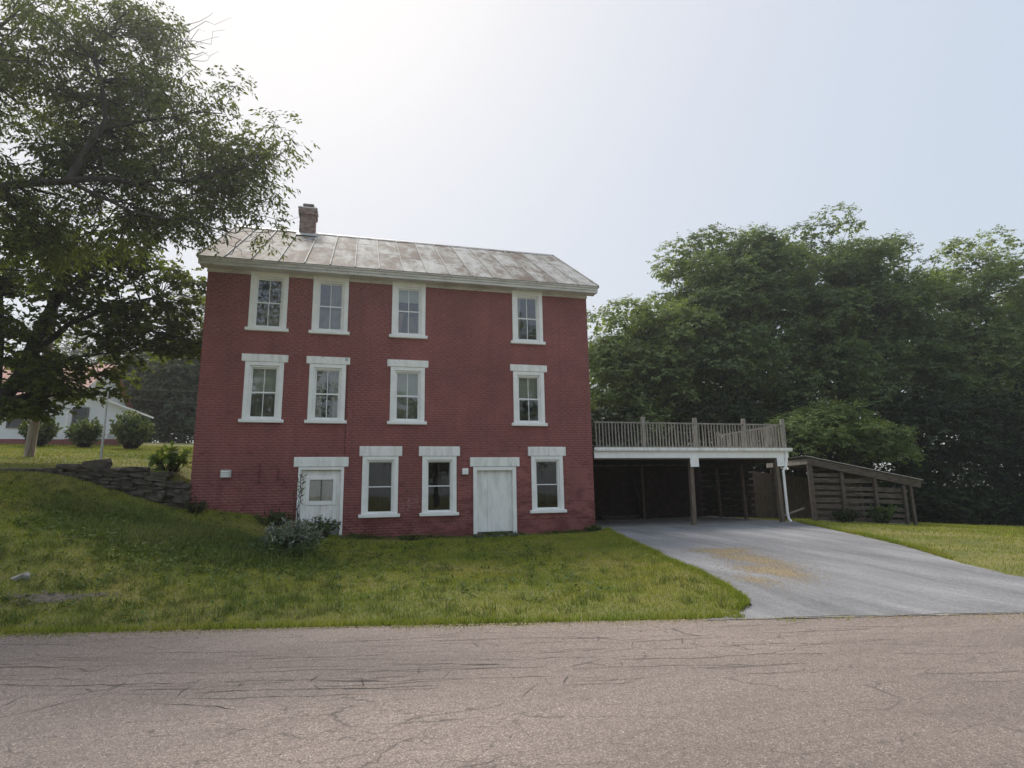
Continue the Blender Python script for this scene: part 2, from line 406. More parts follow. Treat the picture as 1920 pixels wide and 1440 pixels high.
# ------------------------------------------------------------------ terrain height
def road_d(x, y): return ((-8.55-.245*x)-y)*math.cos(math.atan(.245))      # > 0: on the road
HDY = np.array([-14, -11.3, -10, -8, -6.5, -4, -.5, 6]); HDZ = np.array([-.345, -.345, -.30, -.20, -.13, -.03, .10, .10])
def hd(y): return np.interp(y, HDY, HDZ)
DL = np.array([(12.0, -.25), (11.1, -4.1), (10.45, -7.5), (10.1, -9.2), (9.92, -9.75), (9.72, -10.2), (9.25, -10.55), (8.6, -10.73)])
DRr = np.array([(19.0, -.25), (17.75, -3.9), (16.85, -6.3), (15.8, -8.4), (15.4, -9.6), (15.3, -10.4), (15.6, -11.6), (17.0, -12.8)])
DPOLY = np.vstack([DL, DRr[::-1]])
def zdrive(x, y):
    wq = smooth(-1.2, -.02, road_d(x, y)); return hd(y)*(1-wq)-.3465*wq
def smooth(a, b, x): t = np.clip((x-a)/(b-a), 0, 1); return t*t*(3-2*t)
def in_poly(x, y, P):
    x = np.asarray(x); y = np.asarray(y); r = np.zeros(x.shape, bool); j = len(P)-1
    for i in range(len(P)):
        xi, yi = P[i]; xj, yj = P[j]
        c = ((yi > y) != (yj > y)) & (x < (xj-xi)*(y-yi)/((yj-yi) if yj != yi else 1e-9)+xi)
        r ^= c; j = i
    return r
ctl = [(0.0, 0, 1.0), (1, 0, .86), (2, 0, .68), (2.74, 0, .44), (4, 0, .12), (5, 0, .03), (6.4, 0, -.01), (9.6, 0, -.02), (11.7, 0, .02),
       (-.7, 0, 1.2), (-1.34, 0, 1.40), (-2.16, 0, 1.68), (-2.6, 0, 1.82), (-3.2, 0, 1.95), (-4.5, 0, 2.08), (-7, 0, 2.25), (-12, 0, 2.5),
       (-3.8, -1, 1.76), (-2.9, -3, 1.18), (-1.8, -5, .64), (-1.3, -6.1, .22), (-5, -3, 1.25), (-4, -6, .3), (-7, -3, 1.3), (-7, -5.5, .4),
       (-1.5, -1, 1.12), (-1.1, -2.5, .84), (-.5, -4, .52), (.1, -5.5, .16), (.9, -1, .62), (1.2, -2.5, .36), (1.6, -4, .12),
       (2.4, -1.5, .26), (2.9, -3, .06), (3.9, -1.5, .03), (-.6, -7.0, -.1), (.4, -6.9, -.12), (2.0, -5.7, -.1), (3.0, -4.6, -.08), (4.0, -3, -.05),
       (6, -3, -.07), (8, -3, -.08), (6, -6, -.2), (8.5, -6, -.2), (10, -3, -.06), (4, -7, -.22), (7, -9, -.3),
       (19.8, .3, .10), (23.4, -1, -.10), (20, -3, 0.0), (18.5, -7, -.16), (17.5, -10, -.3), (24, -6, -.22), (30, 0, -.45), (30, -8, -.4), (28, 6, -.4),
       (45, 8, -1.1), (45, -8, -.8), (34, 12, -.8), (20, 8, 0.0), (14, 8, 0.1), (60, 20, -1.3), (60, -6, -1.0), (-12, -4, .9), (-12, -6, .3), (-20, -3, .9)]
for k in range(-24, 40, 3): ctl.append((k, -8.55-.245*k+.12, -.335))
for (x, y) in list(DL[:6])+list(DRr[:6]): ctl.append((x, y, float(hd(y))+.015))
for (x, y) in ((13, -2.5), (16, -2.5), (13, -6), (15.5, 2), (13, 2), (17.5, 3)): ctl.append((x, y, float(hd(y))))
CT = np.array(ctl)
def _U(d2): return np.where(d2 > 1e-12, d2*np.log(d2+1e-12), 0)
_n = len(CT); K = _U(((CT[:, None, :2]-CT[None, :, :2])**2).sum(-1)) + np.eye(_n)*.25
Pm = np.hstack([np.ones((_n, 1)), CT[:, :2]])
A = np.zeros((_n+3, _n+3)); A[:_n, :_n] = K; A[:_n, _n:] = Pm; A[_n:, :_n] = Pm.T
COEF = np.linalg.solve(A, np.concatenate([CT[:, 2], np.zeros(3)]))
def smooth(a, b, x): t = np.clip((x-a)/(b-a), 0, 1); return t*t*(3-2*t)
def rough(x, y):
    return .02*np.sin(1.7*x+.6*np.sin(2.3*y))*np.sin(1.9*y+.8)+.012*np.sin(4.1*x+1.3*y)*np.cos(3.7*y-.7*x)
def upper(x, y):
    return np.interp(x, [-60, -6, -3, -.8, 0, 3, 12], [2.6, 2.12, 2.06, 1.97, 1.6, 1.4, .6]) + np.where(y < 20, .115*y, 2.3+.06*(y-20))*np.interp(x, [0, 14], [1, 0])
def height(x, y):
    x = np.asarray(x, float); y = np.asarray(y, float); sh = x.shape; x = x.ravel(); y = y.ravel()
    out = np.empty_like(x)
    for k in range(0, len(x), 40000):
        xx = x[k:k+40000]; yy = y[k:k+40000]
        cx = np.clip(xx, -22, 62); cy = np.clip(yy, -16, 22)
        d2 = (cx[:, None]-CT[None, :, 0])**2+(cy[:, None]-CT[None, :, 1])**2
        out[k:k+40000] = _U(d2)@COEF[:_n] + COEF[_n]+COEF[_n+1]*cx+COEF[_n+2]*cy
    d = road_d(x, y)
    out = np.clip(out, -1.5, 2.6)
    out = out + rough(x, y)*smooth(.2, 1.5, -d)*np.where((x > 11.5) & (x < 20) & (y > -1), 0, 1)
    out = np.where(d > -.35, np.minimum(out, -.335)*1.0, out)
    # upper terrace behind the stone wall and the house
    ub = smooth(.16, .30, y)*(x < 11.9)
    out = out*(1-ub)+upper(x, y)*ub
    # inside the house: drop below the floor
    ins = (x > .12) & (x < 11.6) & (y > .12) & (y < 8.1); out = np.where(ins, -.25, out)
    return out.reshape(sh)
def h1(x, y): return float(height(np.array([x]), np.array([y]))[0])

# ------------------------------------------------------------------ ground, road, driveway
xs = np.unique(np.round(np.concatenate([np.linspace(-400, -30, 12), np.linspace(-30, -8, 24), np.arange(-8, 24, .17), np.linspace(24, 60, 40), np.linspace(60, 500, 14), [-.02, .1, .14]]), 3))
ys = np.unique(np.round(np.concatenate([np.linspace(-400, -40, 10), np.linspace(-40, -14, 14), np.arange(-14, 1, .17), [.14, .18, .24, .30], np.linspace(1, 24, 50), np.linspace(24, 500, 20)]), 3))
GX, GY = np.meshgrid(xs, ys); GZ = height(GX, GY)
D_ = road_d(GX, GY)
GZ = np.where((D_ > .02) & (D_ < 8.4), -.42, GZ); GZ = np.where(D_ >= 8.4, -.32, GZ)
ind = in_poly(GX, GY, DPOLY) | ((GX > 11.5) & (GX < 19.4) & (GY > -.3) & (GY < 5.6))
GZ = np.where(ind, np.minimum(GZ, zdrive(GX, GY)-.05), GZ)
nx, ny = len(xs), len(ys); I = np.arange(nx*ny).reshape(ny, nx)
Q = np.stack([I[:-1, :-1].ravel(), I[:-1, 1:].ravel(), I[1:, 1:].ravel(), I[1:, :-1].ravel()], 1)
g = tag(link('ground', np_mesh('ground', np.stack([GX.ravel(), GY.ravel(), GZ.ravel()], 1), Q, 'ground')), kind='structure')
g.data.polygons.foreach_set('use_smooth', [True]*len(g.data.polygons))

ca, sa = math.cos(math.atan(.245)), math.sin(math.atan(.245))
def rp(s, t, z=-.35):           # road coordinates: s along, t across from the far edge towards the camera
    return (s*ca - t*sa, -8.55 - s*sa - t*ca, z)
ss = np.concatenate([np.linspace(-300, -25, 12), np.arange(-24, 34, .25), np.linspace(35, 320, 12)])
wob = .06*np.sin(ss*1.3)+.05*np.sin(ss*3.1+1)+.04*rng.standard_normal(len(ss))
mb = MB()
for k in range(len(ss)):
    mb.v += [rp(ss[k], wob[k]), rp(ss[k], 8.6)]
    if k: mb.f.append((2*k-2, 2*k-1, 2*k+1, 2*k))
road = tag(mb.build('road', 'road'), kind='structure')
mb = MB(); crng = np.random.default_rng(21)
def crack(s0, s1, t0, t1, wd, amp=.05):
    n = max(4, int(abs(s1-s0)/.12)+abs(int((t1-t0)/.1))); a = np.linspace(0, 1, n)
    wk = np.cumsum(crng.standard_normal(n))*amp*.45; wk -= a*wk[-1]*.6
    s_ = s0+(s1-s0)*a + crng.standard_normal(n)*.015; t_ = t0+(t1-t0)*a + wk + crng.standard_normal(n)*amp*.12
    wv = wd*(.25+.9*crng.random(n)); wv[0] = wv[-1] = .001
    i = len(mb.v)
    horiz = abs(s1-s0) > abs(t1-t0)
    for k in range(n):
        o1 = (0, wv[k]/2) if horiz else (wv[k]/2, 0)
        mb.v += [rp(s_[k]-o1[0], t_[k]-o1[1], -.346), rp(s_[k]+o1[0], t_[k]+o1[1], -.346)]
        if k: mb.f.append((i+2*k-2, i+2*k-1, i+2*k+1, i+2*k))
for t0, s0, s1, wd in ((.35, -3, 3, .009), (.5, 3, 9.5, .009), (.62, 8, 15, .010), (.75, -6, 1, .012), (.8, 4, 10, .009), (.95, 9, 14, .009), (1.05, 1, 8, .012),
                       (1.2, -4, 4.5, .013), (1.28, 5, 11.5, .012), (1.5, -2, 6, .014), (1.62, 5, 9.6, .014), (1.75, -6, 2.5, .013), (1.85, 1.5, 6.4, .016), (1.95, 6, 8.8, .013),
                       (2.05, -5, 1.4, .018), (2.1, 1.0, 5.3, .02), (2.18, 4.6, 7.4, .014), (2.3, -7, 1.2, .018), (2.4, 10, 12.5, .014), (2.35, 2.4, 5.8, .016), (2.7, -3, 0.9, .014),
                       (1.45, 10.4, 13.5, .011), (4.45, 5.6, 9.5, .014), (4.15, 8, 11, .012), (3.9, 3.0, 3.5, .014), (.22, -8, -1, .009), (4.7, 1, 4, .010)):
    s_ = s0
    while s_ < s1-.3:                       # broken into shorter, slightly offset runs
        e_ = min(s1, s_+crng.uniform(.7, 2.6)); tt = t0+crng.normal()*.035
        crack(s_, e_, tt, tt+crng.normal()*.05, wd*crng.uniform(.35, .8), .05); s_ = e_-crng.uniform(-.25, .3)
for _ in range(60):
    s0 = crng.uniform(-4, 13); t0 = crng.uniform(.3, 2.6); crack(s0, s0+crng.uniform(.5, 1.6), t0, t0+crng.normal()*.12, .009, .04)
for _ in range(70):
    s0 = crng.uniform(-3, 9); t0 = crng.uniform(.6, 2.4); crack(s0, s0+crng.normal()*.14, t0, t0+crng.uniform(.10, .35), .009, .03)
crack(3.0, 2.2, 2.35, 3.2, .012, .05); crack(1.9, 1.5, 2.5, 3.4, .009, .05)
tag(mb.build('crack', 'crack', road), kind='structure')

# driveway
mb = MB(); nr, nc = 110, 26
def along(P, t):
    d = np.concatenate([[0], np.cumsum(np.linalg.norm(np.diff(P, axis=0), axis=1))]); d /= d[-1]
    return np.array([np.interp(t, d, P[:, 0]), np.interp(t, d, P[:, 1])])
for i in range(nr+1):
    a = along(DL, i/nr); b = along(DRr, i/nr)
    a = a + (rng.standard_normal(2)*.018 if 0 < i < nr else 0); b = b + (rng.standard_normal(2)*.02 if 0 < i < nr else 0)
    for j in range(nc+1):
        p = a+(b-a)*j/nc; mb.v.append((p[0], p[1], float(zdrive(p[0], p[1]))+.005))
for i in range(nr):
    for j in range(nc):
        k = i*(nc+1)+j; mb.f.append((k, k+nc+1, k+nc+2, k+1))
drive = tag(mb.build('driveway', 'drive', None, True), kind='structure')
mb = MB(); mb.box(11.72, -.28, -.4, 19.35, 5.6, .105, .01)
tag(mb.build('carport_slab', 'concrete'), kind='structure')
# dark joint between driveway and road
mb = MB(); xx = np.linspace(9.6, 17, 60)
for k, x in enumerate(xx):
    y = -8.55-.245*x+.02*math.sin(x*5)+rng.normal()*.012 - .02; wv = .004+.010*rng.random()
    z = float(zdrive(x, y))+.009
    mb.v += [(x, y-wv, z), (x, y+wv, z)]
    if k: mb.f.append((2*k-2, 2*k, 2*k+1, 2*k-1))
tag(mb.build('seam_crack', 'crack', drive), kind='structure')

# gravel left on the driveway
def scatter_chips(name, P, sz, mat):
    n = len(P); th = rng.uniform(0, 6.28, n); s = sz*(.5+rng.random(n))
    T = np.array([[1, 0, 0], [-.5, .8, 0], [-.5, -.8, 0], [0, 0, .8]])
    V = np.empty((n, 4, 3)); c, s_ = np.cos(th), np.sin(th)
    for k in range(4):
        V[:, k, 0] = P[:, 0]+s*(T[k, 0]*c-T[k, 1]*s_); V[:, k, 1] = P[:, 1]+s*(T[k, 0]*s_+T[k, 1]*c); V[:, k, 2] = P[:, 2]+s*T[k, 2]
    b_ = np.arange(n)[:, None]*4
    Q_ = np.concatenate([b_+np.array([[0, 1, 3]]), b_+np.array([[1, 2, 3]]), b_+np.array([[2, 0, 3]])])
    return np_mesh(name, V.reshape(-1, 3), Q_, mat)
def blob(cx, cy, rx, ry, ang, n):
    r = np.abs(rng.standard_normal(n))*.5; t = rng.uniform(0, 6.283, n); r *= 1+.3*np.sin(3*t+1)+.2*np.sin(5*t)
    a, b = r*np.cos(t)*rx, r*np.sin(t)*ry
    return np.stack([cx+a*math.cos(ang)-b*math.sin(ang), cy+a*math.sin(ang)+b*math.cos(ang)], 1)
P = np.vstack([blob(12.35, -5.75, .75, .55, .1, 7000), blob(12.2, -6.9, .45, .8, .2, 6000), blob(11.7, -8.2, .55, .75, .2, 7000), blob(12.2, -7.2, 1.3, 1.9, .1, 1600), blob(10.9, -8.8, .6, .8, .1, 900)])
P = np.column_stack([P, zdrive(P[:, 0], P[:, 1])+.006])
tag(link('gravel', scatter_chips('gravel', P, .011, 'gravel')), 'tan gravel spilled in a ragged patch on the driveway', 'gravel', kind='stuff')
# loose grit along the road edge
n = 9000; s = rng.uniform(-8, 20, n); t = np.abs(rng.normal(0, .22, n))*(1+.8*np.sin(s*1.1))*rng.random(n)
P = np.array([rp(a, b, -.347) for a, b in zip(s, t)])
tag(link('grit', scatter_chips('grit', P, .011, 'gravel')), 'loose grit and dry litter along the road edge', 'grit', kind='stuff')

# ------------------------------------------------------------------ brick house
L_, DEP, ZC, ZB = 11.694, 8.2, 7.80, -.6
house = thing('brick_house', 'three storey red painted brick house with white trimmed windows and rusty metal roof', 'house', (L_/2, DEP/2, 0))
# windows: casing x0,x1,z0,z1 ; row
WIN = [('A', 1.163, 2.203), ('A', 2.903, 3.932), ('A', 5.235, 6.262), ('A', 9.083, 10.112),
       ('B', 1.164, 2.204), ('B', 2.905, 3.937), ('B', 5.233, 6.266), ('B', 9.072, 10.105),
       ('C', 4.487, 5.517), ('C', 6.219, 7.248), ('C', 9.608, 10.658)]
ROW = dict(A=(6.10, 7.79, None), B=(3.43, 5.09, (5.09, 5.313)), C=(.73, 2.385, (2.385, 2.68)))
DOORS = [(2.737, 3.983, .05, 2.085, 2.607, 4.097, 2.366), (7.762, 9.112, -.05, 2.065, 7.662, 9.225, 2.35)]
OPEN = [(x0+.06, x1-.06, ROW[r][0]-.03, ROW[r][1]-.05) for r, x0, x1 in WIN] + [(a+.06, b-.06, ZB+.1, d-.05) for a, b, c, d, *_ in DOORS]
# mortar face with real openings and reveals
gx = sorted({0, L_} | {v for o in OPEN for v in o[:2]}); gz = sorted({ZB, ZC} | {v for o in OPEN for v in o[2:]})
mb = MB()
for i in range(len(gx)-1):
    for j in range(len(gz)-1):
        cx, cz = (gx[i]+gx[i+1])/2, (gz[j]+gz[j+1])/2
        if any(o[0] < cx < o[1] and o[2] < cz < o[3] for o in OPEN): continue
        mb.quad((gx[i], 0, gz[j]), (gx[i+1], 0, gz[j]), (gx[i+1], 0, gz[j+1]), (gx[i], 0, gz[j+1]))
        mb.quad((gx[i], .3, gz[j]), (gx[i], .3, gz[j+1]), (gx[i+1], .3, gz[j+1]), (gx[i+1], .3, gz[j]))
for a, b, c, d in OPEN:
    mb.quad((a, 0, c), (a, 0, d), (a, .3, d), (a, .3, c)); mb.quad((b, 0, c), (b, .3, c), (b, .3, d), (b, 0, d))
    mb.quad((a, 0, d), (b, 0, d), (b, .3, d), (a, .3, d)); mb.quad((a, 0, c), (a, .3, c), (b, .3, c), (b, 0, c))
ZR, YR = 10.98, 4.1
for x in (0, L_):       # gable ends
    mb.v += [(x, 0, ZB), (x, DEP, ZB), (x, DEP, ZC), (x, YR, ZC+2.78), (x, 0, ZC)]; k = len(mb.v); mb.f.append(tuple(range(k-5, k)))
mb.quad((0, DEP, ZB), (L_, DEP, ZB), (L_, DEP, ZC), (0, DEP, ZC))
wall = mb.build('wall', 'mortar', house)
mb = MB()
mb.quad((.31, .31, 2.86), (L_-.31, .31, 2.86), (L_-.31, DEP-.3, 2.86), (.31, DEP-.3, 2.86)); mb.quad((.31, .31, 5.68), (L_-.31, .31, 5.68), (L_-.31, DEP-.3, 5.68), (.31, DEP-.3, 5.68))
mb.quad((.31, 3.6, 0), (L_-.31, 3.6, 0), (L_-.31, 3.6, ZC), (.31, 3.6, ZC)); mb.quad((.31, .31, ZC-.02), (L_-.31, .31, ZC-.02), (L_-.31, DEP-.3, ZC-.02), (.31, DEP-.3, ZC-.02))
mb.quad((.31, .31, .02), (L_-.31, .31, .02), (L_-.31, DEP-.3, .02), (.31, DEP-.3, .02))
for x in (.31, 4.2, 8.3, L_-.31): mb.quad((x, .31, 0), (x, 3.6, 0), (x, 3.6, ZC), (x, .31, ZC))
mb.build('interior_wall', 'inside', house)
# brick courses, proud of the mortar
CH, BL = .0745, .213
blocked = [(x0-.0, x1+.0, ROW[r][0]-.005, ROW[r][1]+.005) for r, x0, x1 in WIN]
for (r, x0, x1) in WIN:
    z0, z1, lt = ROW[r]
    if lt: blocked.append((x0-.11, x1+.12, lt[0], lt[1]))
    blocked.append((x0-.075, x1+.075, z0-.1, z0))
for a, b, c, d, la, lb, lz in DOORS: blocked += [(a, b, ZB, d), (la, lb, d, lz)]
BR = []
k = 0; z = -.3
while z < ZC-.02:
    header = (k % 7 == 3); bl = BL/2 if header else BL
    x = -(BL*.5 if k % 2 else 0.0) + (BL*.25 if header else 0)
    segs = [(0.0, L_)]
    for (a, b, c, d) in blocked:
        if c-CH*.55 < z < d-CH*.4:
            ns = []
            for (p, q) in segs:
                if b <= p or a >= q: ns.append((p, q))
                else:
                    if a > p: ns.append((p, a))
                    if b < q: ns.append((b, q))
            segs = ns
    while x < L_:
        for (p, q) in segs:
            a, b = max(x+.005, p), min(x+bl-.005, q)
            if b-a > .02: BR.append((a, b, z+.005, z+CH-.005))
        x += bl
    z += CH; k += 1
BR = np.array(BR)
# the 300 bricks that show largest: full stretchers beside the plank door, each an object of its own
full = np.where(np.abs((BR[:, 1]-BR[:, 0])-(BL-.01)) < 1e-6)[0]
near = full[np.argsort(np.hypot((BR[full, 0]-8.9)*.55, BR[full, 2]-1.0))[:300]]
single = set(near.tolist())
mm = MB().box(-(BL-.01)/2, -.0011, -(CH-.01)/2, (BL-.01)/2, .02, (CH-.01)/2, .0025).mesh('brick', 'brick')
for i in near:
    a, b, c, d = BR[i]
    o = link('brick', mm, wall, ((a+b)/2, rng.normal()*.0003, (c+d)/2))
    o.rotation_euler = (rng.normal()*.002, rng.normal()*.002, rng.normal()*.001)
rest = np.array([i for i in range(len(BR)) if i not in single]); B = BR[rest]; n = len(B)
yo = -.0011+rng.standard_normal((n, 1))*.0003+rng.standard_normal((n, 4))*.0001
V = np.empty((n, 8, 3)); bv = .003
corners = [(0, 2), (1, 2), (1, 3), (0, 3)]
for c, (ix, iz) in enumerate(corners):
    V[:, c, 0] = B[:, ix]; V[:, c, 1] = .02; V[:, c, 2] = B[:, iz]
    V[:, 4+c, 0] = B[:, ix]+(bv if ix == 0 else -bv); V[:, 4+c, 1] = yo[:, c]; V[:, 4+c, 2] = B[:, iz]+(bv if iz == 2 else -bv)
b_ = np.arange(n)[:, None]*8
Q = np.concatenate([b_+np.array([q]) for q in ((4, 5, 6, 7), (0, 1, 5, 4), (1, 2, 6, 5), (2, 3, 7, 6), (3, 0, 4, 7))])
tag(link('brickwork', np_mesh('brickwork', V.reshape(-1, 3), Q, 'brick'), wall), kind='stuff')

def wavy(x0, x1, z0, z1, y, amp, per, taper=0.0, n=26):
    mb = MB(); 
    for j in range(9):
        f = j/8; z = z1+(z0-z1)*f
        for i in range(n+1):
            u = i/n; x = x0+(x1-x0)*u
            if taper: x = x0+(x1-x0)*u*(1-taper*math.sin(min(1, f*1.25)*math.pi/2))
            mb.v.append((x, y+amp*math.sin(u*per*6.283+.4*math.sin(f*3))+.004*math.sin(9*f+u*5), z))
    for j in range(8):
        for i in range(n):
            k = j*(n+1)+i; mb.f.append((k, k+1, k+n+2, k+n+1))
    return mb

def window(idx, r, x0, x1):
    z0, z1, lt = ROW[r]; cw = .125
    top = z1+.02 if r == 'A' else z1
    fr = MB()     # flat casing
    fr.box(x0, -.035, z0, x0+cw, .10, top, .006); fr.box(x1-cw, -.035, z0, x1, .10, top, .006)
    fr.box(x0+cw+.001, -.033, top-(.15 if r == 'A' else .11), x1-cw-.001, .10, top-.001, .006)
    wn_ = fr.build('window', 'white', house)
    if lt: MB().box(x0-.10+rng.normal()*.008, -.05, lt[0]+.002, x1+.105, .10, lt[1], .012).build('lintel', 'white_worn', wn_)
    MB().box(x0-.075, -.085, z0-.10, x1+.07, .12, z0-.001, .012).build('sill', 'white', wn_)
    a, b = x0+cw+.002, x1-cw-.002; zt = top-(.15 if r == 'A' else .11)-.002
    # inner frame (jamb liner)
    jf = MB(); jw = .045
    jf.box(a, .005, z0+.002, a+jw, .12, zt, .004); jf.box(b-jw, .005, z0+.002, b, .12, zt, .004)
    jf.box(a+jw+.001, .007, zt-jw, b-jw-.001, .12, zt-.001, .004); jf.box(a+jw+.001, .007, z0+.004, b-jw-.001, .12, z0+.05, .004)
    jf.build('frame', 'white', wn_)
    a += jw+.002; b -= jw+.002; zb = z0+.052; zt -= jw+.002; zm = (zb+zt)/2; sw = .032 if r != 'C' else .018
    for (q0, q1, yy) in ((zb, zm-.001, .035), (zm+.001, zt, .065)):
        sm = MB()
        sm.box(a, yy, q0, a+sw, yy+.03, q1, .003); sm.box(b-sw, yy, q0, b, yy+.03, q1, .003)
        rl = .022 if r != 'C' else .014
        sm.box(a+sw+.0005, yy+.001, q0, b-sw-.0005, yy+.031, q0+(sw if q0 == zb else rl), .003); sm.box(a+sw+.0005, yy+.001, q1-(rl if q0 == zb else sw), b-sw-.0005, yy+.031, q1, .003)
        sm.build('sash', 'white', wn_)
        g0, g1 = q0+(sw if q0 == zb else rl)+.001, q1-(rl if q0 == zb else sw)-.001; xc = (a+b)/2
        MB().box(xc-.009, yy+.004 if r != 'C' else yy+.05, g0, xc+.009, yy+.022 if r != 'C' else yy+.07, g1).build('muntin', 'white', wn_)
        for (p, q) in ((a+sw+.001, xc-.010), (xc+.010, b-sw-.001)) if r != 'C' else ((a+sw+.001, b-sw-.001),):
            MB().box(p, yy+.011, g0, q, yy+.015, g1).build('pane', 'screen' if r == 'C' else 'glass', wn_)
    # what hangs behind the glass
    kind = ['curtain_half', 'curtain_half', 'blind_q', 'curtain_side', 'blind', 'lace', 'blind_c', 'blind', 'net', 'net', 'net'][idx]
    yb = .20
    if kind.startswith('blind'):
        zz = zm+(zt-zm)*.45 if kind == 'blind_q' else zm-.03
        MB().box(a-.03, yb, zz, b+.03, yb+.01, zt+.05).build('blind', 'blind', wn_)
    if kind in ('blind', 'blind_c') and idx in (4, 6): wavy(a-.03, b+.03, zb-.05, zm+.05, yb+.05, .018, 7).build('curtain', 'curtain', wn_, True)
    if kind == 'blind_q': wavy(a-.03, a+.22, zb-.05, zm, yb, .03, 3, .35).build('curtain', 'pink', wn_, True); wavy(a+.3, b+.03, zb-.05, zm-.1, yb+.04, .02, 4).build('curtain', 'curtain', wn_, True)
    if kind == 'curtain_half': wavy(a-.03, b+.03, zb-.05, zm+.1 if idx == 0 else zm-.05, yb, .018, 6).build('curtain', 'curtain', wn_, True); wavy(a+.3, b+.03, zm, zt+.04, yb+.05, .02, 4).build('curtain', 'curtain', wn_, True)
    if kind == 'curtain_side': wavy(a-.03, a+.17, zb-.05, zt+.04, yb, .02, 3, .2).build('curtain', 'lace', wn_, True)
    if kind == 'lace':
        wavy(a-.03, (a+b)/2+.02, zb-.05, zt+.04, yb, .018, 5, .45).build('curtain', 'lace', wn_, True)
        wavy(b+.03, (a+b)/2-.02, zb-.05, zt+.04, yb+.03, .018, 5, .45).build('curtain', 'lace', wn_, True)
    if kind == 'net': wavy(a-.03, b+.03, zb-.05, zt+.04, yb, .012, 5).build('curtain', 'curtain', wn_, True)
for i, (r, x0, x1) in enumerate(WIN): window(i, r, x0, x1)

# doors
for di, (a, b, c, d, la, lb, lz) in enumerate(DOORS):
    fr = MB(); cw = .115 if di else .085
    fr.box(a, -.04, c-.25, a+cw, .11, d-.001, .008); fr.box(b-cw, -.04, c-.1, b, .11, d-.001, .008); fr.box(a+cw+.001, -.038, d-cw, b-cw-.001, .11, d-.002, .008)
    dr = fr.build('door', 'white', house)
    dr['label'] = ['white door with a two pane window beside the silvery shrub', 'white plank door above the mossy step'][di]
    MB().box(la, -.055, d, lb, .10, lz, .014).build('lintel', 'white_worn', dr)
    p, q = a+cw+.003, b-cw-.003
    if di == 1:
        for (u0, u1) in ((p, p+.335), (p+.338, p+.68), (p+.683, q)):
            MB().box(u0, .075+rng.normal()*.003, .12, u1, .11, d-cw-.003, .006).build('plank', 'white_worn', dr)
        MB().box(p, .03, .0, q, .11, .115, .01).build('threshold', 'moss', dr)
    else:
        wx0, wx1, wz0, wz1 = 3.05, 3.685, 1.135, 1.72
        pl = MB(); zb_, zt_ = .22, d-cw-.003
        pl.box(p, .07, zb_, wx0, .115, zt_, .004); pl.box(wx1, .07, zb_, q, .115, zt_, .004); pl.box(wx0+.0005, .072, wz1, wx1-.0005, .115, zt_, .004)
        pl.build('door_leaf', 'white_worn', dr)
        for k in range(4):
            u = wx0+.001+(wx1-wx0)*k/4
            MB().box(u, .073, zb_+.28, u+(wx1-wx0)/4-.004, .112, wz0-.12, .006).build('plank', 'white_worn', dr)
        mo = MB()
        for bx in ((wx0-.09, wz0-.12, wx0-.002, wz1+.11), (wx1+.002, wz0-.12, wx1+.09, wz1+.11)): mo.box(bx[0], .045, bx[1], bx[2], .072, bx[3], .006)
        mo.box(wx0-.001, .047, wz1+.005, wx1+.001, .072, wz1+.11, .006); mo.box(wx0-.001, .047, wz0-.12, wx1+.001, .072, wz0-.004, .006)
        mo.build('moulding', 'white', dr)
        xm = (wx0+wx1)/2
        MB().box(xm-.013, .06, wz0, xm+.013, .10, wz1).build('muntin', 'eave', dr)
        for (u0, u1) in ((wx0, xm-.014), (xm+.014, wx1)): MB().box(u0+.012, .085, wz0+.012, u1-.012, .09, wz1-.012).build('pane', 'glass', dr)
        MB().box(wx0-.02, .12, wz0-.02, wx1+.02, .13, wz1+.02).build('curtain', 'lace', dr)
        MB().box(p, .05, -.1, q, .12, zb_+.27, .01).build('threshold', 'concrete', dr)
# small fittings on the wall
v_ = MB(); v_.box(.73, -.09, 1.80, 1.0, .02, 2.02, .012); vo = v_.build('wall_vent', 'galv', house)
for k in range(3): MB().box(.76, -.10, 1.83+k*.06, .95, -.088, 1.865+k*.06, .004).build('louvre', 'white_worn', vo)
v_ = MB(); v_.box(7.42, -.10, 1.83, 7.60, .02, 2.02, .012); vo = v_.build('dryer_vent', 'white', house)
for k in range(2): MB().box(7.435, -.112, 1.845+k*.07, 7.585, -.099, 1.90+k*.07, .004).build('louvre', 'white', vo)
for (x, za, zb_, bar) in ((1.72, 1.66, 2.21, True), (2.21, 1.73, 2.03, False)):
    ir = MB(); ir.box(x-.012, -.03, za, x+.012, .0, zb_, .004)
    if bar: ir.box(x-.10, -.035, 1.93, x+.06, -.012, 1.95, .003); ir.box(x-.03, -.035, za-.03, x+.04, -.012, za+.0, .003)
    else: ir.box(x-.025, -.035, za-.02, x+.025, -.012, za+.12, .003)
    ir.build('iron_tie', 'iron', house)
MB().tube([(3.985, -.02, 5.30), (3.98, -.025, 3.9), (3.975, -.02, 2.4)], .014, 6).build('conduit', 'iron', house)
MB().box(3.90, -.062, 5.20, 3.985, -.045, 5.30, .004).build('bracket', 'galv', house)
MB().tube([(5.78, -.013, 1.37), (5.78, .01, 1.37)], .025, 8).build('pipe_hole', 'wire', house)

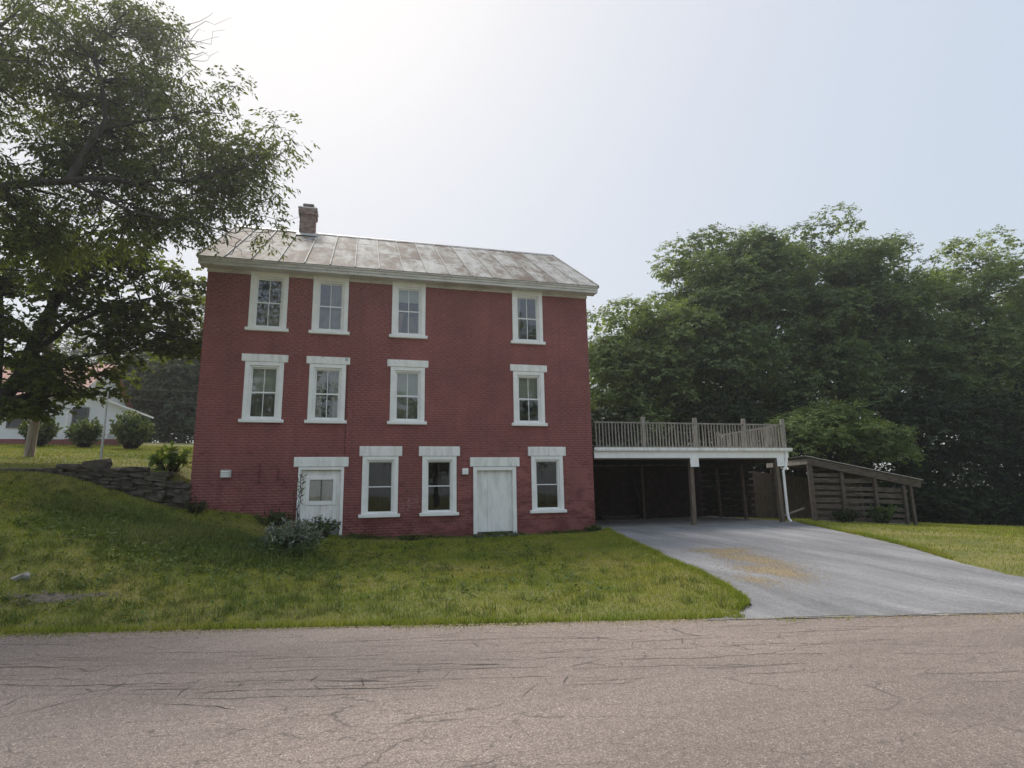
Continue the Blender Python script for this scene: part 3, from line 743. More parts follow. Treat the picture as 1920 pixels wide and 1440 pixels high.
# cornice and roof
xe0, xe1, ye, ze = -.21, 11.99, -.42, 8.02
MB().box(-.02, -.03, 7.70, L_+.02, .05, 8.0, .004).build('frieze', 'cornice', house)
MB().box(xe0+.05, ye+.07, 7.795, xe1-.05, -.032, 7.83, .004).build('soffit', 'cornice', house)
cr = MB(); prof = [(ye+.07, 7.79), (ye+.045, 7.80), (ye+.045, 7.87), (ye+.02, 7.885), (ye+.02, 7.93), (ye-.02, 7.965), (ye-.025, 8.0), (ye+.10, 8.0)]
for x in (xe0+.03, xe1-.03): cr.v += [(x, y, z) for y, z in prof]
np_ = len(prof); cr.f += [(k, k+1, np_+k+1, np_+k) for k in range(np_-1)] + [tuple(range(np_)), tuple(range(2*np_-1, np_-1, -1))]
cr.build('crown_moulding', 'cornice', house)
slope = math.atan2(ZR-ze, YR-ye); SL = math.hypot(ZR-ze, YR-ye); cs, sn = math.cos(slope), math.sin(slope)
def rf(x, u, hgt=0.0): return (x, ye+u*cs-hgt*sn, ze+u*sn+hgt*cs)
rb = MB()
def slab(x0, x1, u0, u1, h0, h1, mb=rb):
    i = len(mb.v); mb.v += [rf(x, u, h) for h in (h0, h1) for u in (u0, u1) for x in (x0, x1)]
    for q in ((0, 2, 3, 1), (4, 5, 7, 6), (0, 1, 5, 4), (2, 6, 7, 3), (0, 4, 6, 2), (1, 3, 7, 5)): mb.f.append(tuple(i+k for k in q))
slab(xe0, xe1, .0, SL, -.09, -.012)
yb2 = 2*YR-ye      # back slope, one plain sheet
rb.quad((xe0, YR, ZR-.02), (xe1, YR, ZR-.02), (xe1, yb2, ze-.02), (xe0, yb2, ze-.02))
roof = rb.build('roof', 'eave', house)
for x0, x1 in ((xe0+.02, xe0+.07), (xe1-.07, xe1-.02)):
    m2 = MB(); slab(x0, x1, .02, SL-.02, -.22, -.092, m2); m2.build('rake_board', 'cornice', roof)
NP = 17; pw = (xe1-xe0)/NP
for i in range(NP):
    x0, x1 = xe0+i*pw, xe0+(i+1)*pw
    cuts = [0.0]; u = rng.uniform(.8, 3.2)
    while u < SL-.7: cuts.append(u); u += rng.uniform(1.9, 3.2)
    cuts.append(SL)
    for j in range(len(cuts)-1):
        m2 = MB(); n_ = 5
        for b2 in range(n_+1):      # slightly buckled sheet
            for a2 in range(n_+1):
                x = x0+.004+(x1-x0-.008)*a2/n_; uu = cuts[j]-(.02 if j == 0 else 0)+(cuts[j+1]-cuts[j]+(.035 if j < len(cuts)-2 else .0)+(.02 if j == 0 else 0))*b2/n_
                hh = .002+.012*math.sin(a2/n_*math.pi)*rng.uniform(.2, 1)+ (.004*(1-b2/n_) if j else 0)
                m2.v.append(rf(x, uu, hh))
        for b2 in range(n_):
            for a2 in range(n_):
                k = b2*(n_+1)+a2; m2.f.append((k, k+1, k+n_+2, k+n_+1))
        m2.build('roof_panel', 'roof', roof, True)
for i in range(NP+1):
    x = xe0+i*pw; x = min(max(x, xe0+.012), xe1-.012)
    m2 = MB(); slab(x-.013+rng.normal()*.003, x+.013+rng.normal()*.003, -.02, SL-.03, .0, .045+rng.normal()*.004, m2); m2.build('standing_seam', 'seam', roof)
m2 = MB(); slab(xe0-.01, xe1+.01, SL-.13, SL+.02, .034, .052, m2); m2.build('ridge_cap', 'lead', roof)
m2 = MB(); slab(xe0-.01, xe1+.01, -.035, -.005, -.05, .012, m2); m2.build('drip_edge', 'eave', roof)
# chimney
ch = MB().box(2.02, 3.82, 10.2, 2.55, 4.36, 11.60).build('chimney', 'mortar', house)
cb = MB(); z = 10.72; k = 0
while z < 11.82:
    e = .05 if z > 11.56 else 0
    for side in range(4):
        for q in range(-1, 3):
            o = q*.215+(.107 if k % 2 else 0); a, b = max(0, o+.006), min(.55+2*e, o+.209)
            if b-a < .03: continue
            if side == 0: cb.box(2.0-e+a, 3.80-e, z+.005, 2.0-e+b, 3.85-e, z+.068)
            if side == 1: cb.box(2.0-e+a, 4.33+e, z+.005, 2.0-e+b, 4.38+e, z+.068)
            if side == 2: cb.box(2.0-e+.002, 3.80-e+a, z+.006, 2.05-e, 3.80-e+b, z+.067)
            if side == 3: cb.box(2.50+e, 3.80-e+a, z+.006, 2.55+e-.002, 3.80-e+b, z+.067)
    z += .073; k += 1
tag(cb.build('chimney_brickwork', 'chimney', ch), kind='stuff')
MB().box(1.93, 3.73, 11.815, 2.62, 4.45, 11.875, .02).build('cap', 'lead', ch)
MB().tube([(2.28, 4.09, 11.87), (2.28, 4.09, 12.0)], .11, 10).build('flue', 'lead', ch)
MB().box(2.08, 3.92, 12.0, 2.48, 4.26, 12.11, .03).build('rain_cap', 'eave', ch)
m2 = MB(); slab(1.94, 2.62, SL-.75, SL-.12, .05, .06, m2); m2.build('flashing', 'lead', ch)
# mossy step in front of the plank door
st = MB()
for k in range(9):
    x = 7.75+k*.17+rng.normal()*.03
    st.box(x, -.25-rng.random()*.22, -.12, x+.2+rng.random()*.2, -.02, .02+rng.random()*.075, .04)
tag(st.build('doorstep', 'moss'), 'low mossy stone doorstep below the white plank door', 'doorstep')

# ------------------------------------------------------------------ carport with roof deck
cp = thing('carport', 'open carport with white gutter and railed wooden deck joined to the brick house', 'carport', (15.4, 2.6, .1))
X0, X1 = 11.74, 19.12
MB().box(X0, -.05, 2.32, X1+.02, -.01, 2.53, .004).build('fascia', 'white', cp)
gu = MB(); pr = [(-.052, 2.66), (-.052, 2.545), (-.13, 2.535), (-.155, 2.58), (-.16, 2.66), (-.15, 2.66), (-.145, 2.59), (-.12, 2.55)]
for x in (X0, X1+.12): gu.v += [(x, y, z) for y, z in pr]
n_ = len(pr); gu.f += [(k, (k+1) % n_, n_+(k+1) % n_, n_+k) for k in range(n_)]+[tuple(range(n_)), tuple(range(2*n_-1, n_-1, -1))]
gu.build('gutter', 'white_worn', cp)
MB().box(X0+.0, -.0095, 2.28, X1-.02, .13, 2.50).build('beam', 'post', cp)
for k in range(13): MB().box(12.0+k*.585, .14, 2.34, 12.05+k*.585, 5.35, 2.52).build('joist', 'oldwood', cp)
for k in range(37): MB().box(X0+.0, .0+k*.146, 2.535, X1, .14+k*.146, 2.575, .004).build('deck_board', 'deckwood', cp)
MB().box(X0+.005, .005, 2.505+.021, X1-.005, 5.4, 2.534).build('light_block_sheet', 'oldwood', cp)  # added sheet under the deck boards, stops light leaking through their gaps
MB().box(X0+.02, 5.36, 2.30, X1-.02, 5.5, 2.53).build('beam', 'post', cp)
MB().box(X1-.14, .14, 2.18, X1-.02, 5.35, 2.335).build('beam', 'post', cp)
for (x, y, z1, wd) in ((15.24, .06, 2.28, .135), (18.70, .06, 2.28, .14), (15.95, 4.95, 2.33, .10), (18.95, 4.0, 2.18, .10), (18.98, 2.4, 2.18, .11)):
    MB().beam((x+.0, y, .105), (x+rng.normal()*.03, y, z1), wd, wd, (0, 1, 0)).build('post', 'post', cp)
for x in (15.35, 18.78):
    MB().box(x-.16, -.075, 2.02, x+.16, -.052, 2.318, .004).build('cover_plate', 'white', cp)
MB().tube([(19.0, -.10, 2.54), (19.0, -.11, 2.42), (18.96, -.11, 2.1), (18.90, -.11, 1.95), (18.82, -.09, 1.88), (18.82, -.09, .4), (18.84, -.10, .22), (18.90, -.14, .13)], .045, 8).build('downspout', 'white', cp, True)
# railing
RPX = [13.6, 15.57, 17.51, 19.13]
for x in RPX: MB().box(x-.06, .04, 2.58, x+.06, .16, 3.70, .01).build('railing_post', 'deckwood', cp)
MB().box(19.07, 3.95, 2.58, 19.17, 4.05, 3.66, .01).build('railing_post', 'deckwood', cp)
ends = [X0+.02]+RPX
for a, b in zip(ends[:-1], ends[1:]):
    MB().box(a+.061, .055, 3.485, b-.061, .145, 3.525, .006).build('top_rail', 'deckwood', cp)
    MB().box(a+.061, .08, 2.66, b-.061, .12, 2.72, .004).build('bottom_rail', 'deckwood', cp)
    nb = int(round((b-a-.12)/.118))
    bm_ = MB().box(-.018, -.018, -.43, .018, .018, .43, .004).mesh('baluster', 'deckwood')
    for k in range(nb):
        x = a+.06+(b-a-.12)*(k+.5)/nb
        o = link('baluster', bm_, cp, (x+rng.normal()*.006, .058, 3.055+rng.normal()*.008)); o.rotation_euler = (rng.normal()*.012, rng.normal()*.018, rng.normal()*.2)
MB().box(19.085, .165, 3.485, 19.165, 3.945, 3.525, .006).build('top_rail', 'deckwood', cp)
MB().box(19.10, .165, 2.66, 19.15, 3.945, 2.72, .004).build('bottom_rail', 'deckwood', cp)
for k in range(28):
    o = link('baluster', bm_, cp, (19.075, .25+k*.134, 3.055)); o.rotation_euler = (rng.normal()*.012, rng.normal()*.01, 0)
# back wall of the carport, brick retaining wall
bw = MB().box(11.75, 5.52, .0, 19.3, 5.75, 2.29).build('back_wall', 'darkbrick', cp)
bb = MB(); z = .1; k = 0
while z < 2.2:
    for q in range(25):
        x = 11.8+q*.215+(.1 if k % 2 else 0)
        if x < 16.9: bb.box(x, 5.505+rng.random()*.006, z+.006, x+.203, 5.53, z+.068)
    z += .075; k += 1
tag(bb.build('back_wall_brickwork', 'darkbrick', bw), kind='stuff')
for k in range(8):
    MB().box(19.06, 1.9, .18+k*.25, 19.085, 5.45, .36+k*.25+rng.normal()*.012, .004).build('slat', 'oldwood', cp)
# things standing under the carport
bx = thing('storage_box', 'dim wooden storage box standing under the carport beside the house wall', 'box', (12.5, 4.9, .105))
MB().box(12.1, 4.6, .106, 12.95, 5.2, .78, .01).build('body', 'oldwood', bx); MB().box(12.07, 4.57, .782, 12.98, 5.23, .82, .01).build('lid', 'post', bx)
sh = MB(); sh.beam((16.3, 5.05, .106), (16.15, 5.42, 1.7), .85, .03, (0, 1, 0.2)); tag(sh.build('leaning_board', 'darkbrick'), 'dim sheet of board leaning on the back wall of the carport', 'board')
fb = thing('lumber_pile', 'low pile of scrap lumber on the carport floor by the back wall', 'lumber', (14.6, 5.0, .105))
for k in range(9):
    MB().beam((13.9+rng.random()*.3, 4.8+(k % 4)*.13, .13+(k//4)*.06), (15.4+rng.random()*.3, 4.78+(k % 4)*.14, .13+(k//4)*.06), .11, .045).build('plank', 'oldwood', fb)

# ------------------------------------------------------------------ woodshed
shd = thing('woodshed', 'weathered slatted woodshed with a tin roof sloping down beside the carport', 'shed', (21.7, 1, 0))
A0 = np.array([20.0, .07]); A1_ = np.array([23.45, -.92]); ud = (A1_-A0)/np.linalg.norm(A1_-A0); nd = np.array([-ud[1], ud[0]])  # nd points back
SLn = float(np.linalg.norm(A1_-A0))
def sp(u, dpt, z): p = A0+ud*u+nd*dpt; return (p[0], p[1], z)
def gz_(u): return .12-.215*u/SLn
def tz_(u): return 2.20-.82*u/SLn
for u, wd in ((.06, .15), (1.16, .11), (2.3, .11), (3.3, .10), (SLn-.04, .09)):
    MB().beam(sp(u, .0, gz_(u)-.25), sp(u+rng.normal()*.01, 0, tz_(u)-.03), wd, .10, (nd[0], nd[1], 0)).build('post', 'oldwood', shd)
for u in (.06, SLn-.04):
    MB().beam(sp(u, 3.2, -.3), sp(u, 3.2, tz_(u)-.03), .12, .12, (nd[0], nd[1], 0)).build('post', 'oldwood', shd)
bays = [(.10, 1.16), (1.16, 2.3), (2.3, 3.32)]
for a, b in bays:
    for k in range(9):
        za = gz_((a+b)/2)+.02+k*.225; hh = rng.uniform(.115, .165)
        if za+hh > tz_(b)-.1: continue
        zj = rng.normal()*.012
        m2 = MB().beam(sp(a+.0, .075+rng.random()*.006, za+hh/2+zj), sp(b-.01, .075+rng.random()*.006, za+hh/2-.03+zj+rng.normal()*.012), .025, hh)
        m2.build('slat', 'oldwood', shd)
MB().beam(sp(.1, .07, gz_(.1)-.04), sp(SLn-.05, .07, gz_(SLn)-.03), .05, .13).build('sill_board', 'deckwood', shd)
for k in range(8):      # the open left side shows a slatted back
    MB().beam(sp(-.9, 3.2, .2+k*.24), sp(SLn, 3.2, .05+k*.17), .025, .235).build('slat', 'post', shd)
MB().beam(sp(-.02, -.08, tz_(0)+.01), sp(SLn+.28, -.08, tz_(SLn+.3)+.01), .035, .25).build('fascia', 'oldwood', shd)
MB().beam(sp(.0, -.06, tz_(0)+.0), sp(-.1, 3.3, tz_(0)+.0), .04, .2).build('fascia', 'deckwood', shd)
tn = MB(); nu = 90
for i in range(nu+1):
    dpt = -.16+3.6*i/nu; rp_ = .016*math.sin(dpt/.076*2*math.pi*.5)
    for u in (-.12, SLn+.36): tn.v.append(sp(u, dpt, tz_(u)+.165+rp_))
tn.f = [(2*i, 2*i+1, 2*i+3, 2*i+2) for i in range(nu)]
tn.build('tin_roof', 'tin', shd)
for k in range(5): MB().beam(sp(.35+k*.75, .1, tz_(.35+k*.75)+.08), sp(.35+k*.75, 3.2, tz_(.35+k*.75)+.08), .05, .1).build('rafter', 'oldwood', shd)
MB().beam((19.35, .9, .25), (19.95, .4, .55), .06, .06).build('brace', 'deckwood', shd)

# ------------------------------------------------------------------ dry stone wall
sw = thing('stone_wall', 'dark dry stone retaining wall stepping down to the corner of the brick house', 'wall', (-2.3, .15, 1.6))
def stone_mesh(seed):
    r_ = np.random.default_rng(seed); mb = MB(); idx = {}
    def vid(p):
        if p not in idx:
            q = np.array(p, float)/1.0; ln = np.linalg.norm(q)
            q = q/ln*(ln**.35)*.62 if ln > 0 else q
            q = np.clip(q, -.5, .5)+r_.normal(0, .045, 3); idx[p] = len(mb.v); mb.v.append(tuple(q))
        return idx[p]
    for ax in range(3):
        for sgn in (-1, 1):
            o1, o2 = [(1, 2), (2, 0), (0, 1)][ax]
            for i in (-1, 0):
                for j in (-1, 0):
                    f = []
                    for (a, b) in ((i, j), (i+1, j), (i+1, j+1), (i, j+1)):
                        p = [0, 0, 0]; p[ax] = sgn; p[o1] = a; p[o2] = b; f.append(vid(tuple(p)))
                    mb.f.append(tuple(f if sgn > 0 else f[::-1]))
    return mb.mesh('stone', 'stone')
SM = [stone_mesh(k) for k in range(8)]
topx = np.array([-5.2, -4.4, -3.8, -3.3, -2.95, -2.6, -2.29, -1.9, -.82, -.42, .0]); topz = np.array([2.12, 2.10, 2.10, 2.10, 2.18, 2.16, 2.2, 2.13, 1.98, 1.76, 1.5])
z = .8
while z < 2.3:
    rh = rng.uniform(.075, .14) if z > 1.3 else rng.uniform(.12, .22); x = -5.0+rng.random()*.3
    while x < -.04:
        wd = rng.uniform(.25, .7) if z > 1.3 else rng.uniform(.3, .6); wd = min(wd, .02-x) if x+wd > .02 else wd
        xc = x+wd/2
        base = np.interp(xc, [-4.5, -3.2, -2.6, -2.16, -1.34, -.7, 0], [2.08, 1.95, 1.82, 1.68, 1.40, 1.2, 1.0]); tp = np.interp(xc, topx, topz)
        if z+rh > base-.05 and z+rh*.45 < tp:
            o = link('stone', SM[rng.integers(8)], sw, (xc, .10+rng.normal()*.025, z+rh/2))
            o.scale = (wd*1.04, rng.uniform(.34, .44), rh*1.12); o.rotation_euler = (rng.normal()*.08, rng.normal()*.05, rng.normal()*.06+(math.pi if rng.random() < .5 else 0))
        x += wd+.005
    z += rh*.92
o = link('stone', SM[2], sw, (-2.29, .15, 2.2)); o.scale = (.62, .45, .2); o.rotation_euler = (0, -.12, .1)
for (x, y, zz, s) in ((-.35, -.05, 1.42, .3), (-.15, -.1, 1.25, .38), (-.75, -.06, 1.30, .34)):
    o = link('stone', SM[4], sw, (x, y, zz)); o.scale = (s, .36, s*.55)

# ------------------------------------------------------------------ foliage
def leaves(name, C, Dv, Nn, L, W, mat):
    n = len(C)
    Dv = Dv/(np.linalg.norm(Dv, axis=1, keepdims=True)+1e-9)
    Sd = np.cross(Dv, Nn); Sd /= (np.linalg.norm(Sd, axis=1, keepdims=True)+1e-9)
    Nn = np.cross(Sd, Dv)
    L = np.broadcast_to(L, n)[:, None]; W = np.broadcast_to(W, n)[:, None]
    V = np.empty((n, 4, 3))
    V[:, 0] = C; V[:, 1] = C+Dv*L*.45+Sd*W*.5+Nn*L*.04; V[:, 2] = C+Dv*L-Nn*L*.10; V[:, 3] = C+Dv*L*.45-Sd*W*.5+Nn*L*.04
    return np_mesh(name, V.reshape(-1, 3), np.arange(n*4).reshape(n, 4), mat)

def unit(r_, n):
    v = r_.standard_normal((n, 3)); return v/np.linalg.norm(v, axis=1, keepdims=True)

def spray_leaves(r_, cen, rad, flat, nspray, K, slen, L, droop, upw, dome=False):
    """cen (m,3) clump centres, rad (m,) radii; returns leaf roots, directions, normals"""
    m = len(cen); cc = np.repeat(cen, nspray, 0); rr = np.repeat(rad, nspray)[:, None]; n = len(cc)
    u = unit(r_, n); q = u*(r_.random((n, 1))**.45)*rr; q[:, 2] *= flat
    if dome:        # leaves ride on the upper skin of each bough
        u[:, 2] = np.where(u[:, 2] < -.15, -u[:, 2], u[:, 2]); q = u*(.72+.3*r_.random((n, 1)))*rr; q[:, 2] *= flat
    p0 = cc+q
    out = q.copy(); out[:, 2] *= .4; out /= (np.linalg.norm(out, axis=1, keepdims=True)+1e-6)
    d = out*.8+unit(r_, n)*.6; d[:, 2] -= droop; d /= np.linalg.norm(d, axis=1, keepdims=True)
    t = (np.arange(K)+.3)/K; side = np.where(np.arange(K) % 2 == 0, 1, -1)
    lat = np.cross(d, np.array([0, 0, 1.0])); lat /= (np.linalg.norm(lat, axis=1, keepdims=True)+1e-6)
    roots = (p0[:, None, :]+d[:, None, :]*(t[None, :, None]*slen)).reshape(-1, 3)
    ld = (d[:, None, :]*.7+lat[:, None, :]*side[None, :, None]*.8).reshape(-1, 3)+r_.standard_normal((n*K, 3))*.28
    ld[:, 2] -= droop*.7
    nn = np.repeat(np.array([[0, 0, 1.0]])*upw, n*K, 0)+r_.standard_normal((n*K, 3))*.55
    if dome:
        nn = np.repeat(u*.9+np.array([0, 0, .45]), K, 0)+r_.standard_normal((n*K, 3))*.38
        nn /= np.linalg.norm(nn, axis=1, keepdims=True); ld = ld-nn*(ld*nn).sum(1, keepdims=True)*.8
    return roots, ld, nn

def branch_curve(r_, a, b, sag=.12, n=6, wob=.06):
    a = np.array(a, float); b = np.array(b, float); t = np.linspace(0, 1, n)[:, None]; L = np.linalg.norm(b-a)
    p = a+(b-a)*t; p[:, 2] += np.sin(t[:, 0]*math.pi)*sag*L
    p[1:-1] += r_.standard_normal((n-2, 3))*wob*L*.5
    return p

def ell(r_, ells, shell=.5):
    P_ = []
    for (c, rad, n) in ells:
        u = unit(r_, n); f = r_.random((n, 1))**shell; P_.append(np.array(c)+u*f*np.array(rad))
    return np.vstack(P_)

def tree(name, label, base, trunk, limbs, ells, leafm, seed, crad=(.6, 1.0), flat=.55, nspray=26, K=7, slen=.4, L=.12, W=.05, droop=.25, upw=1.0, group=None, twigs=True, bark='bark', shell=.45, extra=None, cat='tree', dome=False):
    r_ = np.random.default_rng(seed)
    t = thing(name, label, cat, tuple(base), group)
    tk = MB(); sk = []
    for pts, r0, r1 in [trunk]+limbs:
        pts = np.array(pts, float)
        # resample with gentle wobble
        dd = np.concatenate([[0], np.cumsum(np.linalg.norm(np.diff(pts, axis=0), axis=1))]); nn = max(5, int(dd[-1]/.45))
        s_ = np.linspace(0, dd[-1], nn); q = np.stack([np.interp(s_, dd, pts[:, k]) for k in range(3)], 1)
        q[1:-1] += r_.standard_normal((nn-2, 3))*.035
        rad = np.linspace(r0, r1, nn); tk.tube(q, rad, 8); sk.append(np.column_stack([q, rad]))
    sk = np.vstack(sk)
    cen = ell(r_, ells, shell) if ells else np.zeros((0, 3))
    if extra is not None: cen = np.vstack([cen, np.array(extra, float)])
    rad = r_.uniform(crad[0], crad[1], len(cen))
    for c in cen:
        dz = np.maximum(0, sk[:, 2]-c[2]+.3)*1.5; k = np.argmin(np.linalg.norm(sk[:, :3]-c, axis=1)+dz)
        p = branch_curve(r_, sk[k, :3], c, .06, 6)
        r0 = min(sk[k, 3]*.55, .012+.016*np.linalg.norm(c-sk[k, :3])); tk.tube(p, np.linspace(r0, .010, 6), 5, False)
        if twigs:
            for _ in range(3):
                e = c+unit(r_, 1)[0]*crad[0]*np.array([.9, .9, flat*.9]); tk.tube([c, (c+e)/2+r_.standard_normal(3)*.05, e], [.012, .009, .004], 4, False)
    tk.build('trunk', bark, t, True)
    if len(cen):
        Cc, Dd, Nn = spray_leaves(r_, cen, rad, flat, nspray, K, slen, L, droop, upw, dome)
        n = len(Cc); sc = r_.uniform(.7, 1.25, n)
        link('crown', leaves('crown', Cc, Dd, Nn, L*sc, W*sc, leafm), t)
    return t

# tree A: big ash over the bank, trunk outside the frame, limb reaching in
ash_ells = [((-3.2, -2.0, 10.9), (3.4, 1.6, 3.8), 130), ((-1.5, -2.0, 10.2), (2.5, 1.3, 2.4), 74), ((.5, -2.4, 9.9), (1.4, 1.1, 1.4), 30), ((1.25, -2.6, 9.6), (.8, .8, .9), 12), ((-.5, -2.2, 8.6), (1.5, 1.0, 1.0), 18),
            ((-3.0, -2.2, 7.8), (2.2, 1.1, 1.2), 38), ((-1.6, -2.2, 12.8), (1.3, 1.1, 1.4), 28), ((-6.5, -3.5, 11), (4, 3, 4), 80)]
ash = tree('ash_tree', 'large ash tree with a long limb reaching over the grassy bank towards the chimney', (-7.0, -4.6, h1(-7, -4.6)),
     ([(-7, -4.6, h1(-7, -4.6)-.3), (-6.9, -4.5, 3), (-6.7, -4.3, 6.4), (-6.6, -4.2, 9), (-6.5, -4.2, 12.5)], .48, .16),
     [([(-6.75, -4.3, 6.2), (-5.2, -3.7, 7.6), (-3.5, -3.1, 8.25), (-2.2, -3.0, 8.6), (-.9, -3.0, 8.72), (.1, -3.0, 8.9), (1.3, -3.1, 9.3)], .16, .018),
      ([(-2.35, -3.0, 8.58), (-2.1, -3.0, 9.4), (-1.75, -3.05, 10.1), (-1.9, -3.1, 11.0), (-2.2, -3.1, 12.3)], .10, .02),
      ([(-1.85, -3.05, 10.0), (-1.1, -3.1, 10.15), (-.3, -3.1, 10.5), (.8, -3.2, 10.7)], .05, .012),
      ([(-6.6, -4.3, 8.5), (-5, -3.6, 10.5), (-3.8, -3.2, 12.5)], .16, .03),
      ([(-2.4, -3.0, 8.58), (-1.0, -3.2, 7.9), (.4, -3.2, 7.7), (1.3, -3.1, 7.6)], .05, .012)],
     ash_ells, 'ash', 11, (.34, .62), .7, 19, 7, .36, .14, .052, .5, .6,
     extra=[(2.45, -3, 10.35), (2.2, -3, 9.9), (2.0, -3.1, 10.6), (1.9, -3, 9.2), (1.9, -3, 8.55), (1.95, -3, 8.1), (2.0, -3, 7.75), (1.0, -3, 11.65), (.6, -3, 11.5), (1.6, -3, 9.9), (1.3, -3, 8.4), (.6, -3, 8.0), (.2, -3, 7.7), (.7, -3, 7.55)])
r_ = np.random.default_rng(5)
a0 = np.array([-.9, -3.0, 12.0])
for k in range(9):
    e = np.array([.2+r_.random()*.7, -3.0+r_.normal()*.3, 12.2+r_.random()*1.4]); MB().tube(branch_curve(r_, a0+r_.random()*(e-a0)*.4, e, .05, 7, .12), np.linspace(.016, .003, 7), 4, False).build('dead_branch', 'dead', ash)
for (a, b) in (((.9, -3, 8.0), (1.9, -3, 7.2)), ((1.2, -3, 8.3), (2.9, -3, 8.35)), ((.6, -3, 7.9), (1.6, -3.1, 7.0)), ((1.4, -3, 7.5), (.9, -3, 6.9)), ((1.0, -3, 8.1), (2.1, -3, 7.5))):
    MB().tube(branch_curve(r_, a, b, -.1, 7, .12), np.linspace(.013, .003, 7), 4, False).build('dead_branch', 'dead', ash)

# tree B: maple on the terrace behind the stone wall, leaning into frame
mz = h1(-6.4, 2.6)
tree('maple_tree', 'dark leafed maple tree with spreading limbs behind the dry stone wall', (-6.4, 2.6, mz),
     ([(-6.5, 2.6, mz-.3), (-6.2, 2.55, 3.2), (-5.7, 2.5, 4.3), (-5.3, 2.5, 5.4), (-4.95, 2.5, 6.8), (-4.6, 2.5, 8.4), (-4.4, 2.5, 9.8)], .30, .06),
     [([(-5.9, 2.55, 3.8), (-6.2, 2.6, 6), (-6.3, 2.7, 8), (-6.0, 2.6, 10)], .16, .04), ([(-5.3, 2.5, 5.4), (-4.3, 2.4, 6.6), (-3.2, 2.4, 7.3), (-2.0, 2.4, 7.6)], .11, .03),
      ([(-5.5, 2.5, 4.8), (-4.4, 2.4, 5.4), (-3.2, 2.4, 5.7)], .08, .02), ([(-4.95, 2.5, 6.8), (-4.2, 2.6, 8.2), (-3.1, 2.6, 9.3)], .08, .02)],
     [((-4.7, 2.5, 7.0), (2.4, 1.3, 2.6), 62), ((-2.5, 2.5, 6.6), (1.6, 1.0, 1.2), 34), ((-1.6, 2.5, 7.6), (1.2, .9, 1.0), 16), ((-4.3, 2.5, 5.0), (1.7, 1.1, 1.0), 32), ((-5.0, 2.3, 3.95), (.8, .7, .4), 12),
      ((-3.4, 2.5, 9.2), (2.2, 1.2, 1.1), 30), ((-6.5, 2.6, 8), (2.5, 1.8, 2.8), 46), ((-1.2, 2.5, 6.0), (.7, .8, .5), 9)],
     'maple', 12, (.40, .74), .32, 14, 6, .3, .15, .13, .3, 1.1)

# ------------------------------------------------------------------ woodland on the right
def wood(name, label, x, y, hgt, ells, seed, mat='locust', group='trees behind the carport and woodshed', **kw):
    zb = h1(x, y)
    arr = dict(crad=(.8, 1.5), flat=.62, nspray=52, K=7, slen=.42, L=.20, W=.115, droop=.15, upw=1.0, twigs=False, dome=True, shell=.3)
    arr.update(kw)
    limbs = []
    r_ = np.random.default_rng(seed+100); ls = min(1.0, hgt/14)
    for k in range(6):
        a = r_.uniform(0, 6.28); z0 = zb+hgt*r_.uniform(.2, .5); limbs.append(([(x, y, z0), (x+1.6*ls*math.cos(a), y+1.6*ls*math.sin(a), z0+hgt*.16), (x+3.4*ls*math.cos(a), y+3.4*ls*math.sin(a), z0+hgt*.3)], .16*ls, .03*ls))
    return tree(name, label, (x, y, zb), ([(x, y, zb-.3), (x+.2, y, zb+hgt*.3), (x-.1, y+.1, zb+hgt*.6), (x, y, zb+hgt*.92)], .34*ls, .06), limbs, ells, mat, seed, group=group, **arr)

wood('boxelder_tree', 'broad green tree rising behind the deck railing next to the brick house', 20.5, 13.5, 11,
     [((20.2, 13, 8.2), (3.6, 3.2, 4.0), 70), ((18.0, 12.5, 6.3), (2.2, 2.4, 3.6), 36), ((22.8, 13, 9.6), (3.0, 3.0, 3.6), 50), ((19.5, 12, 3.6), (3.4, 2.2, 2.2), 36)], 31, 'locust2')
wood('walnut_tree', 'tall round crowned tree rising behind the middle of the deck railing', 27.0, 14, 16.5,
     [((26.6, 13.4, 12.6), (4.2, 3.6, 5.2), 100), ((24.6, 12.6, 8.6), (3.4, 3.0, 4.0), 60), ((28.8, 13, 8.4), (3.6, 3.0, 4.5), 60), ((29.3, 13.2, 14.2), (2.8, 2.4, 3.2), 70), ((26.6, 13.4, 12.6), (2.6, 2.4, 3.4), 40)], 32)
wood('tall_maple', 'tallest tree with a domed crown rising behind the woodshed', 36.0, 14, 18,
     [((35.4, 13.4, 14.0), (4.9, 4.0, 5.3), 120), ((33.0, 12.6, 8.6), (4.2, 3.2, 4.0), 66), ((38.8, 13, 9.5), (4.0, 3.2, 5.0), 70), ((39.4, 13.4, 14.4), (2.8, 2.6, 3.6), 66), ((35.4, 13.4, 14.0), (3.2, 2.6, 3.8), 46)], 33)
wood('elm_tree', 'wide tree at the edge of the grass beyond the woodshed', 49.0, 13.5, 17.5,
     [((48.6, 13, 13.6), (5.2, 4.0, 5.4), 110), ((44.6, 12.4, 9.0), (3.6, 3.0, 4.2), 60), ((51.5, 12.5, 8.0), (4.5, 3.4, 5), 70), ((55, 14, 12), (4, 4, 5), 60), ((43.2, 13, 11.8), (3.0, 2.4, 4.0), 60)], 34, 'locust2')
wood('young_tree', 'low bright green tree leaning over the tin roof of the woodshed', 27.5, 6.3, 5.5,
     [((27.2, 6.0, 3.9), (2.6, 1.6, 1.3), 40), ((24.9, 5.6, 3.4), (1.6, 1.2, .8), 16), ((29.8, 6.0, 3.2), (1.6, 1.3, 1.0), 18)], 35, 'locust2', group=None, crad=(.5, .9), L=.16, W=.085)
